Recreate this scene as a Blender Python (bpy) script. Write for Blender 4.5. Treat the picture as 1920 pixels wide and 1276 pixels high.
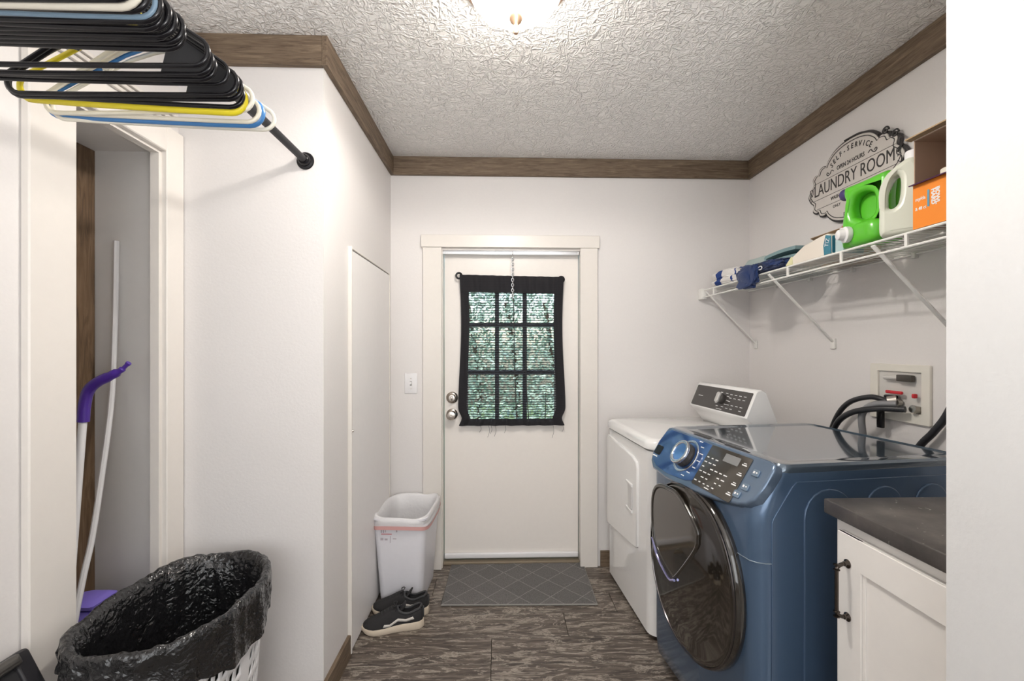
import bpy, bmesh, math, random
from mathutils import Vector, Matrix, noise
random.seed(7)
for o in list(bpy.data.objects): bpy.data.objects.remove(o)
S = bpy.context.scene
COL = S.collection
R = math.radians
# ------------------------------------------------------------------ camera, world, lights, exposure
cd = bpy.data.cameras.new('camera'); cam = bpy.data.objects.new('camera', cd); COL.objects.link(cam)
cam.location = (0, 0, 1.31); cam.rotation_euler = (R(90), 0, -math.atan(25 / 825))
cd.sensor_width = 36; cd.lens = 825 / 1920 * 36; cd.shift_y = 14 / 1920; cd.clip_start = .02
S.camera = cam
S.view_settings.view_transform = 'Standard'; S.view_settings.look = 'None'
S.view_settings.gamma = 1; S.view_settings.use_curve_mapping = False
S.view_settings.exposure = 0.38
w = bpy.data.worlds.new('sky'); S.world = w; w.use_nodes = True
bg = w.node_tree.nodes['Background']
sk = w.node_tree.nodes.new('ShaderNodeTexSky'); sk.sky_type = 'NISHITA'; sk.sun_disc = False
sk.sun_elevation = R(45); sk.sun_rotation = R(200); sk.air_density = 1.2; sk.dust_density = 2
w.node_tree.links.new(sk.outputs[0], bg.inputs[0]); bg.inputs[1].default_value = .85

def light(name, kind, loc, energy, color, rot=(0, 0, 0), size=1, sizey=None):
    d = bpy.data.lights.new(name, kind); d.energy = energy; d.color = color
    if kind == 'AREA':
        d.size = size
        if sizey: d.shape = 'RECTANGLE'; d.size_y = sizey
    elif kind == 'POINT': d.shadow_soft_size = size
    o = bpy.data.objects.new(name, d); o.location = loc; o.rotation_euler = rot; COL.objects.link(o); return o
sun = light('sun', 'SUN', (0, 8, 6), 6.0, (1, .97, .92), (R(35), R(-12), 0)); sun.data.angle = R(2)
sp = light('ceiling_lamp_bulb', 'SPOT', (.05, 1.25, 2.285), 20, (1, .95, .89)); sp.data.spot_size = R(178); sp.data.spot_blend = .25; sp.data.shadow_soft_size = .03
DOME_GLOW = 33   # emission of the ceiling light's glass dome, built further down
light('rear_fill', 'AREA', (-.15, -2.1, 1.45), 24, (.94, .975, 1.0), (R(90), 0, 0), 1.8, 1.9)  # unseen fill added before the solid rear wall, no window there
light('upward_fill', 'AREA', (.55, -.45, 1.15), 21, (1, .985, .97), (R(174), 0, 0), .4, .4)  # fill added behind the camera to brighten the ceiling by bounce
light('overhead_fill', 'AREA', (-.15, -.75, 2.40), 3, (1, .98, .96), (0, 0, 0), .9, .9)  # extra fill added overhead behind the camera, no fixture belongs to it

# ------------------------------------------------------------------ materials
def newmat(name):
    m = bpy.data.materials.new(name); m.use_nodes = True
    return m, m.node_tree, m.node_tree.nodes['Principled BSDF']
def mat(name, col, rough=.5, metal=0, coat=0, bump=0, bscale=40, emis=0, alpha=1, trans=0, var=0, sheen=0, ior=1.5):
    m, t, b = newmat(name)
    b.inputs['Base Color'].default_value = (*col, 1); b.inputs['Roughness'].default_value = rough
    b.inputs['Metallic'].default_value = metal; b.inputs['Coat Weight'].default_value = coat
    b.inputs['Coat Roughness'].default_value = .05; b.inputs['IOR'].default_value = ior
    b.inputs['Transmission Weight'].default_value = trans; b.inputs['Alpha'].default_value = alpha
    b.inputs['Sheen Weight'].default_value = sheen
    if emis:
        b.inputs['Emission Color'].default_value = (*col, 1); b.inputs['Emission Strength'].default_value = emis
    tc = t.nodes.new('ShaderNodeTexCoord'); n = t.nodes.new('ShaderNodeTexNoise'); n.inputs['Scale'].default_value = bscale
    n.inputs['Detail'].default_value = 3
    t.links.new(tc.outputs['Object'], n.inputs['Vector'])
    if bump:
        bp = t.nodes.new('ShaderNodeBump'); bp.inputs['Strength'].default_value = 1; bp.inputs['Distance'].default_value = bump
        t.links.new(n.outputs[0], bp.inputs['Height']); t.links.new(bp.outputs[0], b.inputs['Normal'])
    mx = t.nodes.new('ShaderNodeMix'); mx.data_type = 'RGBA'; v = max(var, .02)
    mx.inputs[6].default_value = (*[c * (1 - v) for c in col], 1); mx.inputs[7].default_value = (*[min(1, c * (1 + v)) for c in col], 1)
    t.links.new(n.outputs[0], mx.inputs[0]); t.links.new(mx.outputs[2], b.inputs['Base Color'])
    return m
def ramp(t, stops):
    r = t.nodes.new('ShaderNodeValToRGB'); e = r.color_ramp.elements
    while len(e) < len(stops): e.new(.5)
    for i, (p, c) in enumerate(stops): e[i].position = p; e[i].color = (*c, 1) if len(c) == 3 else c
    return r
def wood(name, stretch, cols, rough=.6, rnd=True, sc=1.0, bump=.0015, distress=None):
    m, t, b = newmat(name); N = t.nodes; L = t.links
    tc = N.new('ShaderNodeTexCoord'); mp = N.new('ShaderNodeMapping'); mp.inputs['Scale'].default_value = stretch
    src = tc.outputs['Object']
    if rnd:
        oi = N.new('ShaderNodeObjectInfo'); vm = N.new('ShaderNodeVectorMath'); vm.operation = 'SCALE'
        cb = N.new('ShaderNodeCombineXYZ')
        for i in range(3): L.new(oi.outputs['Random'], cb.inputs[i])
        L.new(cb.outputs[0], vm.inputs[0]); vm.inputs['Scale'].default_value = 17
        ad = N.new('ShaderNodeVectorMath'); L.new(tc.outputs['Object'], ad.inputs[0]); L.new(vm.outputs[0], ad.inputs[1]); src = ad.outputs[0]
    L.new(src, mp.inputs['Vector'])
    n = N.new('ShaderNodeTexNoise'); n.inputs['Scale'].default_value = 6 * sc; n.inputs['Detail'].default_value = 6
    n.inputs['Roughness'].default_value = .65; n.inputs['Distortion'].default_value = 1.2
    L.new(mp.outputs[0], n.inputs['Vector'])
    r = ramp(t, cols); L.new(n.outputs[0], r.inputs[0])
    out = r.outputs[0]
    if distress:
        n2 = N.new('ShaderNodeTexNoise'); n2.inputs['Scale'].default_value = 15 * sc; n2.inputs['Detail'].default_value = 8
        n2.inputs['Roughness'].default_value = .75; n2.inputs['Distortion'].default_value = 2.2
        mp2 = N.new('ShaderNodeMapping'); mp2.inputs['Scale'].default_value = (.30, 1.3, 1); L.new(src, mp2.inputs['Vector']); L.new(mp2.outputs[0], n2.inputs['Vector'])
        r2 = ramp(t, [(.52, (0, 0, 0)), (.56, (.6, .6, .6)), (.62, (0.1, .1, .1))]); L.new(n2.outputs[0], r2.inputs[0])
        mx = N.new('ShaderNodeMix'); mx.data_type = 'RGBA'; L.new(r2.outputs[0], mx.inputs[0]); L.new(out, mx.inputs[6])
        mx.inputs[7].default_value = (*distress, 1); out = mx.outputs[2]
    L.new(out, b.inputs['Base Color']); b.inputs['Roughness'].default_value = rough
    bp = N.new('ShaderNodeBump'); bp.inputs['Distance'].default_value = bump; L.new(n.outputs[0], bp.inputs['Height']); L.new(bp.outputs[0], b.inputs['Normal'])
    return m
WALL = mat('painted_wall', (.745, .718, .705), .6, bump=.0004, bscale=120)
WALLR = mat('painted_partition', (.70, .70, .70), .6, bump=.0006, bscale=90)
CLOSET = mat('closet_wall', (.74, .72, .70), .6)
TRIMW = mat('white_trim_paint', (.75, .71, .665), .35, bump=.0002)
DOORM = mat('door_paint', (.83, .785, .74), .35, bump=.0002)
PANELM = mat('access_panel_paint', (.84, .815, .805), .45)
CHROME = mat('satin_nickel', (.55, .50, .45), .22, 1)
STEEL = mat('bright_steel', (.75, .76, .78), .18, 1)
BRONZE = mat('antique_bronze', (.42, .27, .18), .35, .8)
BLACKP = mat('glossy_black_plastic', (.007, .0065, .008), .25)
BLACKP.node_tree.nodes['Principled BSDF'].inputs['Specular IOR Level'].default_value = .35
BLACKM = mat('matte_black', (.018, .018, .02), .55)
WHITEP = mat('white_plastic', (.80, .79, .80), .35)
IVORY = mat('ivory_plastic', (.74, .70, .60), .35)
BLUEP = mat('blue_plastic', (.05, .20, .48), .35)
YELP = mat('yellow_plastic', (.75, .62, .02), .4)
SLATEB = mat('grey_blue_plastic', (.18, .27, .36), .4)
PURPLE = mat('purple_plastic', (.07, .025, .28), .3)
LILAC = mat('lilac_plastic', (.24, .18, .68), .4)
ENAMEL = mat('white_enamel', (.87, .865, .855), .12, coat=.5)
NAVY = mat('slate_blue_metallic', (.090, .150, .245), .25, metal=.45, coat=.5)
NAVYP = mat('panel_blue_metallic', (.14, .20, .29), .25, metal=.55, coat=.5)
NAVYG = mat('panel_gloss_blue', (.035, .09, .25), .08, metal=.3, coat=1)
GLASSB = mat('smoked_door_glass', (.018, .014, .010), .06, coat=1)
GLASSB2 = mat('smoked_inner_glass', (.045, .036, .028), .08, coat=1)
DARKG = mat('dark_grey_gloss', (.055, .05, .047), .25)
LEGEND = mat('pale_legend_print', (.75, .75, .75), .5)
COUNTER = None
LAM = mat('dome_glass', (1, .93, .84), .3, emis=DOME_GLOW)

def ceiling_mat():
    m, t, b = newmat('stomped_plaster_ceiling'); N = t.nodes; L = t.links
    tc = N.new('ShaderNodeTexCoord')
    b.inputs['Base Color'].default_value = (.88, .86, .84, 1); b.inputs['Roughness'].default_value = .7
    hs = []
    for i, (sc, off, st) in enumerate([(24, 0, (1, .55, 1)), (27, 5.3, (.55, 1, 1)), (40, 9.1, (1, .8, 1))]):
        mp = N.new('ShaderNodeMapping'); mp.inputs['Location'].default_value = (off, off * 1.7, 0); mp.inputs['Rotation'].default_value = (0, 0, i * .8); mp.inputs['Scale'].default_value = st
        L.new(tc.outputs['Object'], mp.inputs['Vector'])
        n = N.new('ShaderNodeTexNoise'); n.inputs['Scale'].default_value = sc; n.inputs['Detail'].default_value = 1.5; n.inputs['Distortion'].default_value = .9
        L.new(mp.outputs[0], n.inputs['Vector'])
        r = ramp(t, [(.43, (0, 0, 0)), (.49, (1, 1, 1)), (.56, (0, 0, 0))]); L.new(n.outputs[0], r.inputs[0]); hs.append(r.outputs[0])
    a = N.new('ShaderNodeMath'); a.operation = 'MAXIMUM'; L.new(hs[0], a.inputs[0]); L.new(hs[1], a.inputs[1])
    c = N.new('ShaderNodeMath'); c.operation = 'MULTIPLY_ADD'; L.new(hs[2], c.inputs[0]); c.inputs[1].default_value = .5; L.new(a.outputs[0], c.inputs[2])
    bp = N.new('ShaderNodeBump'); bp.inputs['Distance'].default_value = .0055; bp.inputs['Strength'].default_value = .8; L.new(c.outputs[0], bp.inputs['Height']); L.new(bp.outputs[0], b.inputs['Normal'])
    return m
CEIL = ceiling_mat()
BRN = [(.25, (.055, .035, .022)), (.42, (.125, .085, .054)), (.6, (.20, .145, .097)), (.8, (.33, .255, .18))]
WOODX = wood('stained_wood_x', (1.0, 10, 14), BRN, sc=1.2)
WOODY = wood('stained_wood_y', (10, 1.0, 14), BRN, sc=1.2)
WOODZ = wood('stained_wood_z', (8, 8, .8), [(.25, (.05, .03, .017)), (.5, (.14, .085, .045)), (.8, (.25, .165, .10))], sc=1.2)
FLOORM = wood('distressed_plank', (1.0, 9, 1), [(.30, (.030, .023, .018)), (.45, (.078, .060, .048)), (.58, (.14, .112, .092)), (.74, (.28, .235, .195))], rough=.42, distress=(.55, .49, .41), bump=.0008)

def counter_mat():
    m, t, b = newmat('dark_slate_laminate'); N = t.nodes; L = t.links
    tc = N.new('ShaderNodeTexCoord'); n = N.new('ShaderNodeTexNoise'); n.inputs['Scale'].default_value = 7; n.inputs['Detail'].default_value = 8; n.inputs['Roughness'].default_value = .7
    L.new(tc.outputs['Object'], n.inputs['Vector']); r = ramp(t, [(.3, (.035, .031, .030)), (.55, (.085, .075, .070)), (.75, (.15, .135, .12))]); L.new(n.outputs[0], r.inputs[0])
    n2 = N.new('ShaderNodeTexNoise'); n2.inputs['Scale'].default_value = 30; n2.inputs['Detail'].default_value = 4; n2.inputs['Distortion'].default_value = 3
    L.new(tc.outputs['Object'], n2.inputs['Vector']); r2 = ramp(t, [(.70, (0, 0, 0)), (.74, (1, 1, 1))]); L.new(n2.outputs[0], r2.inputs[0])
    mx = N.new('ShaderNodeMix'); mx.data_type = 'RGBA'; L.new(r2.outputs[0], mx.inputs[0]); L.new(r.outputs[0], mx.inputs[6]); mx.inputs[7].default_value = (.4, .38, .35, 1)
    L.new(mx.outputs[2], b.inputs['Base Color']); b.inputs['Roughness'].default_value = .33
    return m
COUNTER = counter_mat()
def mat_mat():
    m, t, b = newmat('grey_door_mat'); N = t.nodes; L = t.links
    tc = N.new('ShaderNodeTexCoord'); mp = N.new('ShaderNodeMapping'); mp.inputs['Rotation'].default_value = (0, 0, R(45)); mp.inputs['Scale'].default_value = (8.5, 8.5, 8.5)
    L.new(tc.outputs['Object'], mp.inputs['Vector'])
    ck = N.new('ShaderNodeTexBrick'); ck.offset = 0; ck.inputs['Mortar Size'].default_value = .02; ck.inputs['Brick Width'].default_value = 1; ck.inputs['Row Height'].default_value = 1; ck.inputs['Scale'].default_value = 1
    ck.inputs['Color1'].default_value = (.13, .125, .12, 1); ck.inputs['Color2'].default_value = (.15, .142, .137, 1); ck.inputs['Mortar'].default_value = (.24, .23, .22, 1)
    L.new(mp.outputs[0], ck.inputs['Vector'])
    n = N.new('ShaderNodeTexNoise'); n.inputs['Scale'].default_value = 160; n.inputs['Detail'].default_value = 4; L.new(tc.outputs['Object'], n.inputs['Vector'])
    mx = N.new('ShaderNodeMix'); mx.data_type = 'RGBA'; mx.blend_type = 'MULTIPLY'; mx.inputs[0].default_value = .7
    r = ramp(t, [(.3, (.6, .6, .6)), (.7, (1.3, 1.3, 1.3))]); L.new(n.outputs[0], r.inputs[0]); L.new(ck.outputs[0], mx.inputs[6]); L.new(r.outputs[0], mx.inputs[7])
    L.new(mx.outputs[2], b.inputs['Base Color']); b.inputs['Roughness'].default_value = .95
    bp = N.new('ShaderNodeBump'); bp.inputs['Distance'].default_value = .002; L.new(n.outputs[0], bp.inputs['Height']); L.new(bp.outputs[0], b.inputs['Normal'])
    return m
MATM = mat_mat()
def curtain_mat(name, base_alpha, amp):
    m, t, b = newmat(name); N = t.nodes; L = t.links
    b.inputs['Base Color'].default_value = (.012, .011, .014, 1); b.inputs['Roughness'].default_value = .9
    tc = N.new('ShaderNodeTexCoord'); wv = N.new('ShaderNodeTexWave'); wv.bands_direction = 'Z'; wv.inputs['Scale'].default_value = 21
    wv.inputs['Distortion'].default_value = 2.5; wv.inputs['Detail'].default_value = 3; wv.inputs['Detail Scale'].default_value = 2.5
    L.new(tc.outputs['Object'], wv.inputs['Vector'])
    n = N.new('ShaderNodeTexNoise'); n.inputs['Scale'].default_value = 90; L.new(tc.outputs['Object'], n.inputs['Vector'])
    ma = N.new('ShaderNodeMath'); ma.operation = 'MULTIPLY_ADD'; L.new(wv.outputs[1], ma.inputs[0]); ma.inputs[1].default_value = amp; ma.inputs[2].default_value = base_alpha
    mb = N.new('ShaderNodeMath'); mb.operation = 'MULTIPLY_ADD'; L.new(n.outputs[0], mb.inputs[0]); mb.inputs[1].default_value = amp * .6; L.new(ma.outputs[0], mb.inputs[2]); mb.use_clamp = True
    L.new(mb.outputs[0], b.inputs['Alpha'])
    return m
SHEER = curtain_mat('black_sheer_fabric', .38, .44)
HEM = curtain_mat('black_double_fabric', .90, .12)
def liner_mat():
    m, t, b = newmat('black_bin_liner_film'); N = t.nodes; L = t.links
    b.inputs['Base Color'].default_value = (.010, .010, .011, 1); b.inputs['Roughness'].default_value = .2; b.inputs['Coat Weight'].default_value = .4
    tc = N.new('ShaderNodeTexCoord'); n = N.new('ShaderNodeTexNoise'); n.inputs['Scale'].default_value = 26; n.inputs['Detail'].default_value = 3; n.inputs['Distortion'].default_value = 1.4
    L.new(tc.outputs['Object'], n.inputs['Vector'])
    v = N.new('ShaderNodeTexVoronoi'); v.inputs['Scale'].default_value = 95; L.new(tc.outputs['Object'], v.inputs['Vector'])
    ma = N.new('ShaderNodeMath'); ma.operation = 'MULTIPLY_ADD'; L.new(v.outputs[0], ma.inputs[0]); ma.inputs[1].default_value = .22; L.new(n.outputs[0], ma.inputs[2])
    bp = N.new('ShaderNodeBump'); bp.inputs['Distance'].default_value = .012; bp.inputs['Strength'].default_value = .7; L.new(ma.outputs[0], bp.inputs['Height'])
    L.new(bp.outputs[0], b.inputs['Normal']); L.new(bp.outputs[0], b.inputs['Coat Normal'])
    return m
LINER = liner_mat()
def film(name, col, alpha, rough=.3):
    m = mat(name, col, rough, bump=.002, bscale=60); b = m.node_tree.nodes['Principled BSDF']; b.inputs['Alpha'].default_value = alpha; return m

# ------------------------------------------------------------------ mesh helpers
def B(): return bmesh.new()
def box(bm, lo, hi, bev=0, seg=2, M=None):
    r = bmesh.ops.create_cube(bm, size=1); vs = r['verts']
    c = [(lo[i] + hi[i]) / 2 for i in range(3)]; s = [abs(hi[i] - lo[i]) for i in range(3)]
    for v in vs: v.co = Vector((c[0] + v.co.x * s[0], c[1] + v.co.y * s[1], c[2] + v.co.z * s[2]))
    if M: bmesh.ops.transform(bm, matrix=M, verts=vs)
    if bev:
        es = list({e for v in vs for e in v.link_edges})
        bmesh.ops.bevel(bm, geom=es, offset=min(bev, min(s) * .49), segments=seg, affect='EDGES', profile=.5)
    return bm
def loft(bm, rings, cap0=True, cap1=True, close=True):
    prev = None; first = None
    for rg in rings:
        vs = [bm.verts.new(p) for p in rg]
        if prev:
            n = len(vs)
            for i in range(n if close else n - 1):
                bm.faces.new((prev[i], prev[(i + 1) % n], vs[(i + 1) % n], vs[i]))
        else: first = vs
        prev = vs
    if cap0 and close: bm.faces.new(first[::-1])
    if cap1 and close: bm.faces.new(prev)
    return bm
def tube(bm, pts, r, n=8, closed=False, cap=True, flat=1.0):
    pts = [Vector(p) for p in pts]; N = len(pts)
    rs = r if isinstance(r, (list, tuple)) else [r] * N
    up = None; rings = []
    for i, p in enumerate(pts):
        if closed: d = pts[(i + 1) % N] - pts[i - 1]
        else: d = pts[min(i + 1, N - 1)] - pts[max(i - 1, 0)]
        d.normalize()
        if up is None: up = d.orthogonal().normalized()
        up = (up - d * up.dot(d)).normalized(); sd = d.cross(up)
        rings.append([p + (up * math.cos(a) + sd * math.sin(a) * flat) * rs[i] for a in [2 * math.pi * k / n for k in range(n)]])
    if closed:
        vv = [[bm.verts.new(q) for q in rg] for rg in rings]
        for i in range(N):
            a, b2 = vv[i], vv[(i + 1) % N]
            # align
            k0 = min(range(n), key=lambda k: (a[0].co - b2[k].co).length) if i == N - 1 else 0
            for k in range(n): bm.faces.new((a[k], a[(k + 1) % n], b2[(k + 1 + k0) % n], b2[(k + k0) % n]))
    else: loft(bm, rings, cap, cap)
    return bm
def lathe(bm, prof, n=24, M=None):
    rings = []
    for r_, z in prof:
        rings.append([Vector((max(r_, 1e-4) * math.cos(2 * math.pi * k / n), max(r_, 1e-4) * math.sin(2 * math.pi * k / n), z)) for k in range(n)])
    if M: rings = [[M @ p for p in rg] for rg in rings]
    return loft(bm, rings)
def obj(name, bm, m, parent=None, smooth=True, loc=None, rot=None):
    me = bpy.data.meshes.new(name)
    if isinstance(bm, bmesh.types.BMesh):
        bmesh.ops.recalc_face_normals(bm, faces=bm.faces[:]); bm.to_mesh(me); bm.free()
    else: me = bm
    if smooth:
        for p in me.polygons: p.use_smooth = True
        try: me.set_sharp_from_angle(angle=R(38))
        except Exception: pass
    me.materials.clear(); me.materials.append(m)
    o = bpy.data.objects.new(name, me); COL.objects.link(o)
    if parent: o.parent = parent
    if loc: o.location = loc
    if rot: o.rotation_euler = rot
    return o
def thing(name, label, cat, loc=(0, 0, 0), rotz=0, group=None):
    o = bpy.data.objects.new(name, None); COL.objects.link(o); o.location = loc; o.rotation_euler = (0, 0, rotz)
    o.empty_display_size = .05
    return tag(o, label, cat, group)
def tag(o, label, cat, group=None):
    o['label'] = label; o['category'] = cat
    if group: o['group'] = group
    return o
def struct(name, bm, m, parent=None, smooth=False):
    o = obj(name, bm, m, parent, smooth)
    if parent is None: o['kind'] = 'structure'
    return o
def stuff(o): o['kind'] = 'stuff'; return o
def basis(o, x, y, z):
    x, y, z = Vector(x), Vector(y), Vector(z)
    return Matrix(((x.x, y.x, z.x, o[0]), (x.y, y.y, z.y, o[1]), (x.z, y.z, z.z, o[2]), (0, 0, 0, 1)))
def plate(name, loops, depth, bev, m, parent, M, smooth=True, res=2):
    """solid from 2D outlines (holes allowed), centred on local z, rounded by bev, placed by M"""
    c = bpy.data.curves.new(name, 'CURVE'); c.dimensions = '2D'; c.fill_mode = 'BOTH'
    c.extrude = max(depth / 2 - bev, 0); c.bevel_depth = bev; c.bevel_resolution = res; c.offset = -bev
    for lp in loops:
        s = c.splines.new('POLY'); s.points.add(len(lp) - 1); s.use_cyclic_u = True
        for i, p in enumerate(lp): s.points[i].co = (p[0], p[1], 0, 1)
    t = bpy.data.objects.new('tmp', c); COL.objects.link(t)
    me = bpy.data.meshes.new_from_object(t); bpy.data.objects.remove(t); bpy.data.curves.remove(c)
    me.transform(M); return obj(name, me, m, parent, smooth)
def text_mesh(body, size, M, shear=0, ext=.0006, bold=0, spacing=1, align='CENTER', sx=1):
    c = bpy.data.curves.new('t', 'FONT'); c.body = body; c.size = size; c.shear = shear; c.extrude = ext; c.offset = bold
    c.align_x = align; c.align_y = 'CENTER'; c.space_character = spacing; c.resolution_u = 3
    t = bpy.data.objects.new('tmp', c); COL.objects.link(t)
    me = bpy.data.meshes.new_from_object(t); bpy.data.objects.remove(t); bpy.data.curves.remove(c)
    me.transform(M @ Matrix.Diagonal((sx, 1, 1, 1))); return me
def rrect(x0, y0, x1, y1, r, n=5):
    out = []
    for cx, cy, a0 in ((x1 - r, y0 + r, -90), (x1 - r, y1 - r, 0), (x0 + r, y1 - r, 90), (x0 + r, y0 + r, 180)):
        for k in range(n + 1):
            a = R(a0 + 90 * k / n); out.append((cx + r * math.cos(a), cy + r * math.sin(a)))
    return out
def sup(cx, cy, a, b, e=2.0, n=40):
    out = []
    for k in range(n):
        t = 2 * math.pi * k / n; c, s = math.cos(t), math.sin(t)
        out.append((cx + a * math.copysign(abs(c) ** (2 / e), c), cy + b * math.copysign(abs(s) ** (2 / e), s)))
    return out
def bez(pts, n=8):
    """Catmull-Rom through points"""
    P_ = [Vector(p) for p in pts]; P_ = [P_[0] * 2 - P_[1]] + P_ + [P_[-1] * 2 - P_[-2]]; out = []
    for i in range(1, len(P_) - 2):
        for k in range(n):
            t = k / n; a, b, c, d = P_[i - 1:i + 3]
            out.append(.5 * ((2 * b) + (c - a) * t + (2 * a - 5 * b + 4 * c - d) * t * t + (3 * b - a - 3 * c + d) * t ** 3))
    out.append(P_[-2]); return out

# ------------------------------------------------------------------ room shell
H = 2.44; XL = -.64; XR = 1.525; YB = 2.63; XC = -1.16; YF = 1.63
fl = struct('floor', box(B(), (-1.75, -2.4, -.12), (1.75, 2.82, -.012)), mat('subfloor', (.03, .025, .02), .9))
pw, pl = .172, 1.22
pmesh = None; rows = []
y = -2.36; r_i = 0
y0s = [1.998 + pw * k for k in range(-26, 5)]
for yy in y0s:
    if yy + pw > 2.80: continue
    off = random.choice([0, .35, .62, .9]) if abs(yy - (1.998 - pw)) > .01 else None
    xs = -.03 if off is None else -.03 + off
    x = xs - pl * 2
    while x < 1.75:
        if x + pl > -1.75:
            if pmesh is None:
                o = obj('plank', box(B(), (0, 0, -.012), (pl - .0022, pw - .0022, 0), .0012, 1), FLOORM, fl, False); pmesh = o.data
            else:
                o = bpy.data.objects.new('plank', pmesh); COL.objects.link(o); o.parent = fl
            o.location = (x, yy, 0)
        x += pl
ce = struct('ceiling', box(B(), (-1.75, -2.4, H), (1.75, 2.82, H + .08)), CEIL)
b = B()
box(b, (-1.75, YB, 0), (-.352, YB + .15, H)); box(b, (.502, YB, 0), (1.75, YB + .15, H)); box(b, (-.352, YB, 1.905), (.502, YB + .15, H))
struct('wall_back', b, WALL)
struct('wall_left', box(B(), (-1.6, YF, 0), (XL, YB, H)), WALL)
struct('wall_right', box(B(), (XR, .5, 0), (XR + .1, YB, H)), WALL)
b = B()
box(b, (XC - .025, -2.4, 0), (XC, 1.222, H)); box(b, (XC - .025, 1.222, 1.985), (XC, 1.545, H)); box(b, (XC - .025, 1.545, 0), (XC, YF, H))
struct('wall_closet', b, WALL)
b = B()
box(b, (-1.47, 1.0, 0), (-1.43, YF, H)); box(b, (-1.47, 1.585, 0), (XC - .025, YF, H)); box(b, (-1.47, .96, 0), (XC - .025, 1.0, H)); box(b, (-1.43, 1.0, 2.0), (XC - .025, 1.585, 2.04))
struct('wall_closet_interior', b, CLOSET)
struct('wall_partition', box(B(), (.797, -2.4, 0), (1.75, .76, H)), WALLR)
struct('wall_rear', box(B(), (-1.3, -2.4, 0), (.8, -2.3, H)), WALL)
# ceiling trim boards
tt = .02
def board(name, lo, hi, m, bev=.0015): return struct(name, box(B(), lo, hi, bev, 1), m)
zt = H - .108
board('trim_1', (XL + tt, YB - tt, zt), (XR - tt, YB, H), WOODX)
board('trim_2', (XL, YF - tt, zt), (XL + tt, YB, H), WOODY)
board('trim_3', (XC + tt, YF - tt, zt), (XL, YF, H), WOODX)
board('trim_4', (XR - tt, .76, zt), (XR, YB, H), WOODY)
board('trim_5', (XC, -2.3, zt), (XC + tt, YF - tt, H), WOODY)
# baseboards
board('baseboard_left', (XL, YF - .014, 0), (XL + .014, 1.892, .094), WOODY)
board('baseboard_closet', (XC, YF - .014, 0), (XL, YF, .094), WOODX)
board('baseboard_back', (.61, YB - .014, 0), (XR, YB, .094), WOODX)
# back door casing
dc = struct('trim_6', box(B(), (-.448, YB - .02, 0), (-.338, YB, 1.905), .002, 1), TRIMW)
obj('casing_board', box(B(), (.488, YB - .02, 0), (.592, YB, 1.905), .002, 1), TRIMW, dc, False)
obj('casing_board', box(B(), (-.458, YB - .026, 1.905), (.602, YB, 1.978), .002, 1), TRIMW, dc, False)
obj('jamb_board', box(B(), (-.352, YB, 0), (-.334, YB + .15, 1.905)), TRIMW, dc, False)
obj('jamb_board', box(B(), (.494, YB, 0), (.502, YB + .15, 1.905)), TRIMW, dc, False)
obj('jamb_board', box(B(), (-.334, YB, 1.893), (.494, YB + .15, 1.905)), TRIMW, dc, False)
obj('door_stop', box(B(), (-.334, YB + .02, 1.874), (.494, YB + .05, 1.893)), STEEL, dc, False)
obj('threshold', box(B(), (-.334, YB + .03, 0), (.494, YB + .15, .018), .004), mat('threshold', (.25, .2, .14), .5, .3), dc, False)
# ------------------------------------------------------------------ back door
YD = YB + .07   # room side face of the slab
door = bpy.data.objects.new('door_1', None); COL.objects.link(door); door.location = (.08, YD, .02); door['kind'] = 'structure'
def dl(x, y, z): return (x - .08, y - YD, z - .02)
wx0, wx1, wz0, wz1 = -.19, .345, .865, 1.655
b = B()
for lo, hi in (((-.329, YD, .025), (wx0, YD + .044, 1.882)), ((wx1, YD, .025), (.489, YD + .044, 1.882)), ((wx0, YD, .025), (wx1, YD + .044, wz0)), ((wx0, YD, wz1), (wx1, YD + .044, 1.882))):
    box(b, dl(*lo), dl(*hi))
obj('door_slab', b, DOORM, door, False)
b = B()
fr = .022
for lo, hi in (((wx0 - fr, YD - .008, wz0 - fr), (wx0 + .004, YD + .006, wz1 + fr)), ((wx1 - .004, YD - .008, wz0 - fr), (wx1 + fr, YD + .006, wz1 + fr)), ((wx0, YD - .008, wz0 - fr), (wx1, YD + .006, wz0)), ((wx0, YD - .008, wz1), (wx1, YD + .006, wz1 + fr))):
    box(b, dl(*lo), dl(*hi), .003, 1)
wf = obj('window_frame', b, WHITEP, door, False)
vx = [wx0, -.01, .161, wx1]; vz = [wz0, 1.16, 1.452, wz1]
MUNT = mat('muntin_backlit_shade', (.14, .17, .22), .5)  # white bars seen against daylight: their backlit shade is put into this colour
for i in (1, 2): obj('muntin', box(B(), dl(vx[i] - .013, YD + .008, wz0), dl(vx[i] + .013, YD + .036, wz1), .002, 1), MUNT, door, False)
for i in (1, 2): obj('muntin', box(B(), dl(wx0, YD + .009, vz[i] - .012), dl(wx1, YD + .035, vz[i] + .012), .002, 1), MUNT, door, False)
GL = mat('window_glass', (1, 1, 1), .0, trans=1, ior=1.02)
for i in range(3):
    for j in range(3):
        obj('pane', box(B(), dl(vx[i], YD + .02, vz[j]), dl(vx[i + 1], YD + .023, vz[j + 1])), GL, door, False)
obj('door_sweep', box(B(), dl(-.329, YD - .018, .028), dl(.489, YD, .062), .008, 3), WHITEP, door)
def knob(z, prof, name):
    M = basis(dl(-.284, YD, z), (1, 0, 0), (0, 0, 1), (0, -1, 0))
    return obj(name, lathe(B(), prof, 28, M), CHROME, door)
knob(1.007, [(.036, 0), (.036, .004), (.031, .01), (.024, .012), (.022, .022), (.018, .026), (.001, .027)], 'deadbolt')
kd = obj('deadbolt_turn', box(B(), dl(-.289, YD - .044, .993), dl(-.279, YD - .026, 1.021), .004), CHROME, door)
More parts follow.
